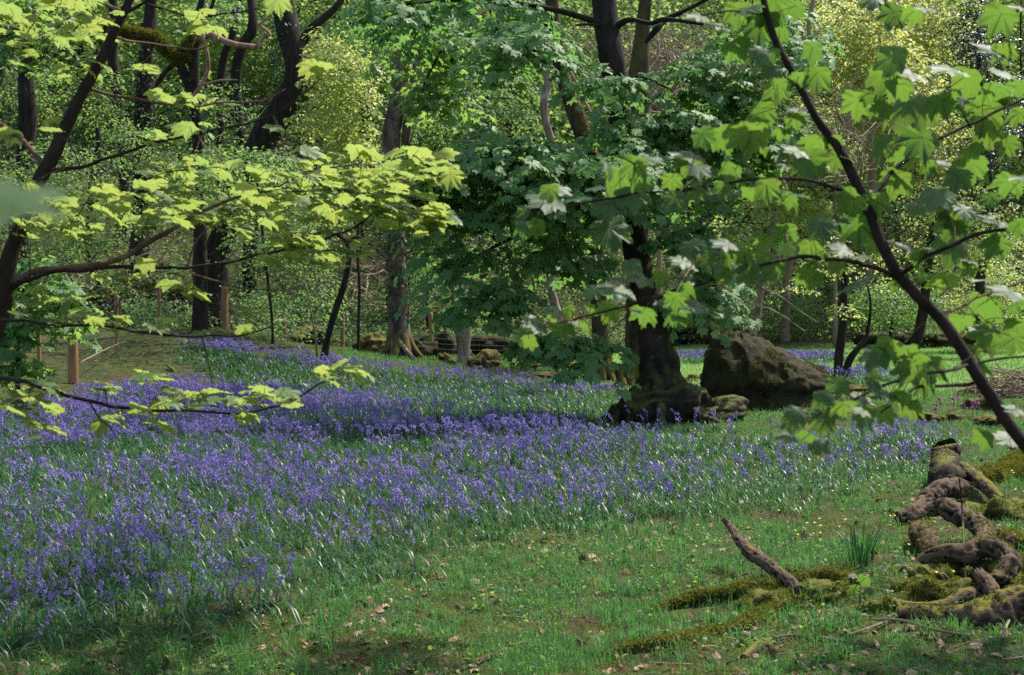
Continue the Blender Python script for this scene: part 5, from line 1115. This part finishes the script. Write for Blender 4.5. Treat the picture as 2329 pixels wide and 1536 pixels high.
brR = [([(1962, 452, 3.55, 11), (1910, 434, 3.5, 9), (1830, 414, 3.5, 8), (1740, 408, 3.5, 7), (1640, 417, 3.5, 7), (1540, 430, 3.5, 6), (1420, 448, 3.55, 5), (1290, 470, 3.6, 4), (1215, 500, 3.6, 3)], 'stem_near'),
       ([(2035, 628, 3.52, 13), (1990, 610, 3.45, 11), (1930, 593, 3.4, 10), (1860, 583, 3.38, 9), (1800, 585, 3.35, 9), (1700, 612, 3.3, 8), (1600, 645, 3.3, 7), (1500, 675, 3.35, 6), (1400, 705, 3.4, 5), (1290, 730, 3.45, 4), (1210, 755, 3.5, 3)], 'stem_near'),
       ([(1972, 455, 3.55, 13), (2010, 415, 3.6, 11), (2060, 370, 3.65, 10), (2130, 325, 3.7, 9), (2200, 285, 3.75, 8), (2300, 240, 3.8, 7), (2380, 200, 3.85, 5)], 'stem_near'),
       ([(2055, 620, 3.5, 12), (2100, 590, 3.4, 10), (2160, 562, 3.35, 9), (2230, 533, 3.3, 9), (2300, 520, 3.3, 8), (2400, 510, 3.3, 6)], 'stem_near'),
       ([(2200, 828, 3.47, 9), (2150, 840, 3.3, 8), (2080, 855, 3.2, 7), (2000, 880, 3.15, 7), (1940, 912, 3.1, 6), (1880, 935, 3.1, 4), (1840, 960, 3.1, 3)], 'stem_near'),
       ([(2215, 868, 3.47, 9), (2150, 880, 3.4, 8), (2080, 885, 3.35, 7), (2040, 912, 3.3, 6), (2000, 940, 3.3, 4)], 'stem_near'),
       ([(2190, 826, 3.45, 8), (2250, 820, 3.5, 6), (2350, 805, 3.5, 5)], 'stem_near'),
       ([(2140, 725, 3.5, 10), (2175, 700, 3.6, 8), (2240, 672, 3.7, 6), (2329, 640, 3.75, 5)], 'stem_pinkish'),
       ([(2080, 850, 3.2, 6), (2040, 812, 3.25, 5), (2000, 790, 3.25, 3)], 'stem_near'),
       ([(1795, 586, 3.35, 5), (1775, 550, 3.35, 4), (1755, 505, 3.4, 3)], 'stem_near'),
       ([(1735, 30, 3.66, 6), (1690, 24, 3.6, 5), (1640, 25, 3.55, 4), (1590, 35, 3.55, 3)], 'stem_near'),
       ([(2380, -60, 3.7, 7), (2320, 20, 3.6, 5), (2270, 40, 3.55, 3)], 'stem_near'),
       ([(2020, -40, 3.6, 6), (2015, 10, 3.6, 4), (2060, 30, 3.6, 3)], 'stem_near'),
       ([(2205, 290, 3.75, 5), (2180, 245, 3.7, 4), (2160, 195, 3.7, 3)], 'stem_near')]
sapling('young_sycamore', 'near sycamore sapling at right, dark diagonal stem and large backlit leaves', stemR, brR, spots, 'leaf_right', 'stem_near')

dL = 5.4
stemL = [(-2.45, 5.3, -.2, .045), (-2.30, 5.32, .6, .036)]+PL([(-60, 860, dL, 44), (0, 720, dL, 42), (12, 640, dL, 44), (38, 540, dL, 32), (70, 460, dL, 28), (108, 380, dL, 34), (140, 310, dL, 30), (190, 210, dL, 27), (245, 100, dL, 22), (290, 10, dL, 19), (330, -80, dL, 16), (380, -200, dL, 12)])
brL = [([(18, 650, dL, 18), (60, 626, dL, 15), (130, 610, dL, 15), (230, 600, 5.45, 14), (290, 580, 5.5, 13), (340, 550, 5.5, 12), (390, 525, 5.5, 11), (440, 490, 5.55, 9), (500, 462, 5.6, 8), (600, 440, 5.6, 5), (720, 430, 5.7, 3)], 'stem_pinkish'),
       ([(18, 655, dL, 15), (60, 638, 5.35, 12), (140, 618, 5.3, 10), (260, 610, 5.3, 9), (400, 611, 5.3, 8), (500, 602, 5.3, 8), (560, 585, 5.35, 7), (640, 570, 5.4, 6), (720, 550, 5.45, 6), (800, 520, 5.5, 5), (870, 470, 5.5, 4), (940, 420, 5.5, 4), (980, 370, 5.5, 3)], 'stem_near'),
       ([(112, 386, dL, 13), (170, 382, 5.3, 9), (240, 365, 5.25, 8), (320, 335, 5.2, 7), (400, 312, 5.2, 7), (470, 300, 5.2, 6), (560, 280, 5.2, 5), (620, 260, 5.2, 5), (680, 225, 5.2, 4), (730, 180, 5.2, 3)], 'stem_near'),
       ([(195, 200, dL, 9), (250, 215, 5.5, 7), (310, 224, 5.5, 6), (390, 238, 5.55, 5), (450, 243, 5.6, 5), (510, 233, 5.6, 4), (590, 233, 5.6, 4), (650, 200, 5.6, 3)], 'stem_pinkish'),
       ([(285, 30, dL, 9), (330, 5, 5.4, 7), (370, -30, 5.4, 6)], 'stem_near'),
       ([(278, 30, dL, 8), (240, 5, 5.5, 6), (200, -30, 5.5, 5)], 'stem_pinkish'),
       ([(0, 280, 5.6, 12), (50, 320, 5.5, 12), (100, 372, dL, 13)], 'stem_pinkish'),
       ([(-50, 723, 5.2, 9), (30, 728, 5.0, 8), (120, 738, 4.9, 7), (220, 740, 4.85, 6), (320, 752, 4.8, 6), (430, 765, 4.8, 5), (540, 764, 4.8, 4), (620, 745, 4.8, 3)], 'stem_near'),
       ([(-60, 850, 5.2, 13), (20, 862, 4.7, 11), (100, 880, 4.55, 10), (180, 905, 4.5, 9), (260, 925, 4.5, 8), (340, 933, 4.5, 7), (430, 931, 4.5, 6), (520, 940, 4.5, 5), (580, 938, 4.5, 5), (650, 915, 4.5, 4), (700, 890, 4.5, 4), (770, 855, 4.5, 3)], 'stem_near'),
       ([(430, 615, 5.3, 5), (470, 635, 5.2, 4), (540, 655, 5.2, 4), (620, 662, 5.2, 3), (690, 645, 5.2, 2)], 'stem_pinkish'),
       ([(425, 610, 5.3, 5), (440, 560, 5.35, 4), (470, 520, 5.4, 3)], 'stem_near'),
       ([(265, 84, dL, 6), (300, 92, 5.5, 5), (390, 108, 5.6, 5), (460, 112, 5.6, 4), (505, 92, 5.6, 3)], 'stem_pinkish'),
       ([(205, 912, 4.5, 4), (225, 945, 4.5, 4), (260, 980, 4.5, 2)], 'stem_near'),
       ([(70, 880, 4.6, 4), (64, 910, 4.6, 3), (60, 940, 4.6, 2)], 'stem_near'),
       ([(590, 20, 5.4, 4), (470, 38, 5.45, 4), (400, 30, 5.4, 4), (330, 8, 5.4, 6)], 'stem_near'),
       ([(600, 440, 5.6, 4), (700, 395, 5.6, 4), (800, 375, 5.6, 3), (870, 345, 5.6, 3)], 'stem_near')]
clL = [(370, 300, 55, 30, 8, 64, .2), (450, 290, 30, 20, 3, 60, .1), (130, 292, 30, 15, 3, 60, .1), (440, 385, 110, 28, 20, 62, .25), (800, 385, 230, 45, 62, 66, .3), (350, 470, 200, 50, 46, 62, .3), (730, 450, 180, 55, 74, 66, .3), (960, 440, 80, 80, 30, 74, .25), (720, 570, 130, 45, 36, 62, .25), (70, 480, 90, 60, 22, 60, .25),
       (170, 510, 60, 30, 12, 60, .2), (990, 365, 40, 30, 8, 70, .1), (660, 545, 60, 20, 10, 60, .2), (930, 500, 60, 40, 12, 70, .2), (540, 500, 120, 40, 22, 62, .3), (130, 40, 150, 55, 34, 64, .3), (30, 90, 60, 60, 10, 60, .2), (470, 50, 40, 25, 6, 56, .2), (730, 160, 25, 18, 4, 62, .1), (620, 18, 15, 14, 1, 60, .05), (330, 160, 25, 20, 4, 60, .1), (400, 225, 60, 18, 7, 55, .1), (480, 240, 60, 15, 5, 55, .1),
       (190, 160, 60, 20, 6, 60, .1), (330, 640, 120, 25, 10, 56, .2), (120, 690, 90, 40, 14, 52, .15), (200, 730, 120, 22, 12, 52, .15), (440, 665, 30, 14, 5, 58, .05), (540, 705, 20, 8, 2, 62, .05), (560, 758, 14, 12, 2, 52, .05), (600, 770, 20, 8, 2, 50, .05), (640, 730, 10, 8, 1, 50, .05), (705, 697, 8, 6, 2, 50, .05),
       (380, 740, 40, 14, 3, 56, .05), (350, 860, 40, 20, 6, 66, .1), (240, 880, 40, 10, 5, 62, .1), (420, 905, 80, 22, 14, 62, .15), (310, 945, 70, 22, 8, 60, .1), (560, 905, 100, 26, 14, 62, .1), (560, 945, 30, 10, 3, 58, .05), (780, 850, 60, 24, 16, 58, .1), (660, 905, 25, 16, 5, 62, .1), (20, 930, 60, 40, 10, 56, .1), (100, 900, 60, 40, 10, 58, .1), (90, 980, 50, 20, 5, 56, .1)]
spL = [(380, 972, 62, 'g'), (82, 905, 48, 'g'), (660, 895, 60, 'w'), (455, 760, 44, 'w'), (370, 752, 44, 'w'), (555, 752, 42, 'g'), (225, 972, 44, 'g'), (700, 155, 60, 'g'), (635, 12, 60, 'g'), (25, 30, 60, 'g'), (190, 38, 60, 'g'), (25, 310, 60, 'g'), (145, 500, 66, 'g'), (620, 290, 50, 'w'), (340, 510, 50, 'g'), (1000, 495, 60, 'g'), (1035, 410, 60, 'g'), (1025, 498, 50, 'W'), (330, 605, 50, 'g')]
sapling('young_sycamore', 'near sycamore sapling at left, leaning brown stem and long sprays of lime green leaves', stemL, brL, spL, 'leaf_left', 'stem_near', cluster=clL)
# a third sapling stands so close at the left that a single blurred leaf reaches into the view
st3 = [(-.70, .8, -.1, .008), (-.65, .8, .8, .006), (-.60, .82, 1.5, .005), (-.55, .82, 2.0, .003)]
sapling('sycamore_seedling', 'closest leaf at the left edge, a large soft blurred grey green blade', st3, [([(-1080, 500, .82, 9), (-500, 420, .80, 7), (-120, 430, .78, 5)], 'stem_near')], [(25, 458, 300, 'V'), (-260, 420, 240, 'g'), (-420, 520, 240, 'g')], 'leaf_right', 'stem_near')
# seedling by the wood pile
b = P(1957, 1376, 6.9); 
st4 = [(b[0], b[1], float(H(b[0], b[1]))-.03, .003), tuple(P(1955, 1345, 6.9))+(.0025,), tuple(P(1949, 1302, 6.9))+(.0018,)]
sapling('sycamore_seedling', 'tiny sycamore seedling with hanging leaves left of the fork tipped branch', st4, [([(1951, 1318, 6.9, 2), (1962, 1306, 6.9, 1.5), (1970, 1306, 6.9, 1)], 'stem_near')], [(1965, 1322, 34, 'g'), (1940, 1346, 34, 'g'), (1978, 1350, 26, 'D'), (1938, 1310, 24, 'w'), (1958, 1304, 18, 'D')], 'leaf_right', 'stem_near')

# unseen trees added beyond both side edges so their crowns shade the near corners
def shade_tree():
    for k, (x, y, lb, cs) in enumerate([(7.4, 10.0, 'unseen tall sycamore added outside the right edge so its crown shades the near right corner', [(5.1, 7.7, 5.0, 1.1, .4, 15), (6.0, 8.4, 5.2, 1.1, .4, 12), (4.0, 7.2, 5.0, 1.0, .4, 6)]),
                                 (-4.6, 6.0, 'unseen sycamore added outside the left edge so its crown shades the near left corner', [(.1, 8.3, 5.2, 1.6, .5, 15), (-.9, 8.8, 5.4, 1.6, .5, 13), (1.6, 7.6, 5.2, 1.3, .4, 7)])]):
        b = np.array([x, y, float(H(x, y))]); root = empty('sycamore_tree', b, lb, 'tree'); tm = MB()
        c = tube(tm, [b-[0, 0, .3], b+[0, 0, 2], b+[-.3 if x > 0 else .3, -.2, 4], b+[-.8 if x > 0 else .9, .3, 6.5]], [.22, .18, .15, .08], 14, 8, .1, 3); tm.build('trunk', M['bark_syc'], root)
        cm = MB(); al = []
        for cx_, cy_, cz_, rx, rz, n in cs:
            v = norm(RNG.standard_normal((n, 3)))*(RNG.random((n, 1))**.4)*np.array([rx, rx, rz])+np.array([cx_, cy_, cz_]); al.append(v); sprays(cm, v, np.array([cx_, cy_, cz_]), .38, 26, SYC, .12)
        al = np.concatenate(al); cm.cur = 1; connect(cm, al, list(c[len(c)//3:]), .02, .004); cm.build('crown', [M['leaf_mid'], M['twig']], root)
shade_tree()

# small broken sticks and bark scraps in the near corner
def scraps():
    mb = MB(); n = 420; x, y = sample_ground(6000, 5.0, 12, .8); px, py = proj(np.stack([x, y, H(x, y)], -1)); k = inpoly(px, py, DEBRIS) | ((py > 1380) & (RNG.random(len(x)) < .25)); x, y = x[k][:n], y[k][:n]; n = len(x)
    a = np.stack([x, y, H(x, y)+.012], -1); d = RNG.standard_normal((n, 3))*np.array([1, .7, .12]); d = norm(d)*(.02+.09*RNG.random((n, 1))**2)
    b = a+d*2; b[:, 2] = H(b[:, 0], b[:, 1])+.012+.02*RNG.random(n); m = (a+b)/2+RNG.standard_normal((n, 3))*.012; m[:, 2] += .01
    twigs(mb, a, m, b, .002+.003*RNG.random(n), .0015, 5, 5)
    tag(mb.build('twig_litter', M['twig_pale']), 'fine broken twigs lying in the moss of the near corner', 'twigs', kind='stuff')
scraps()
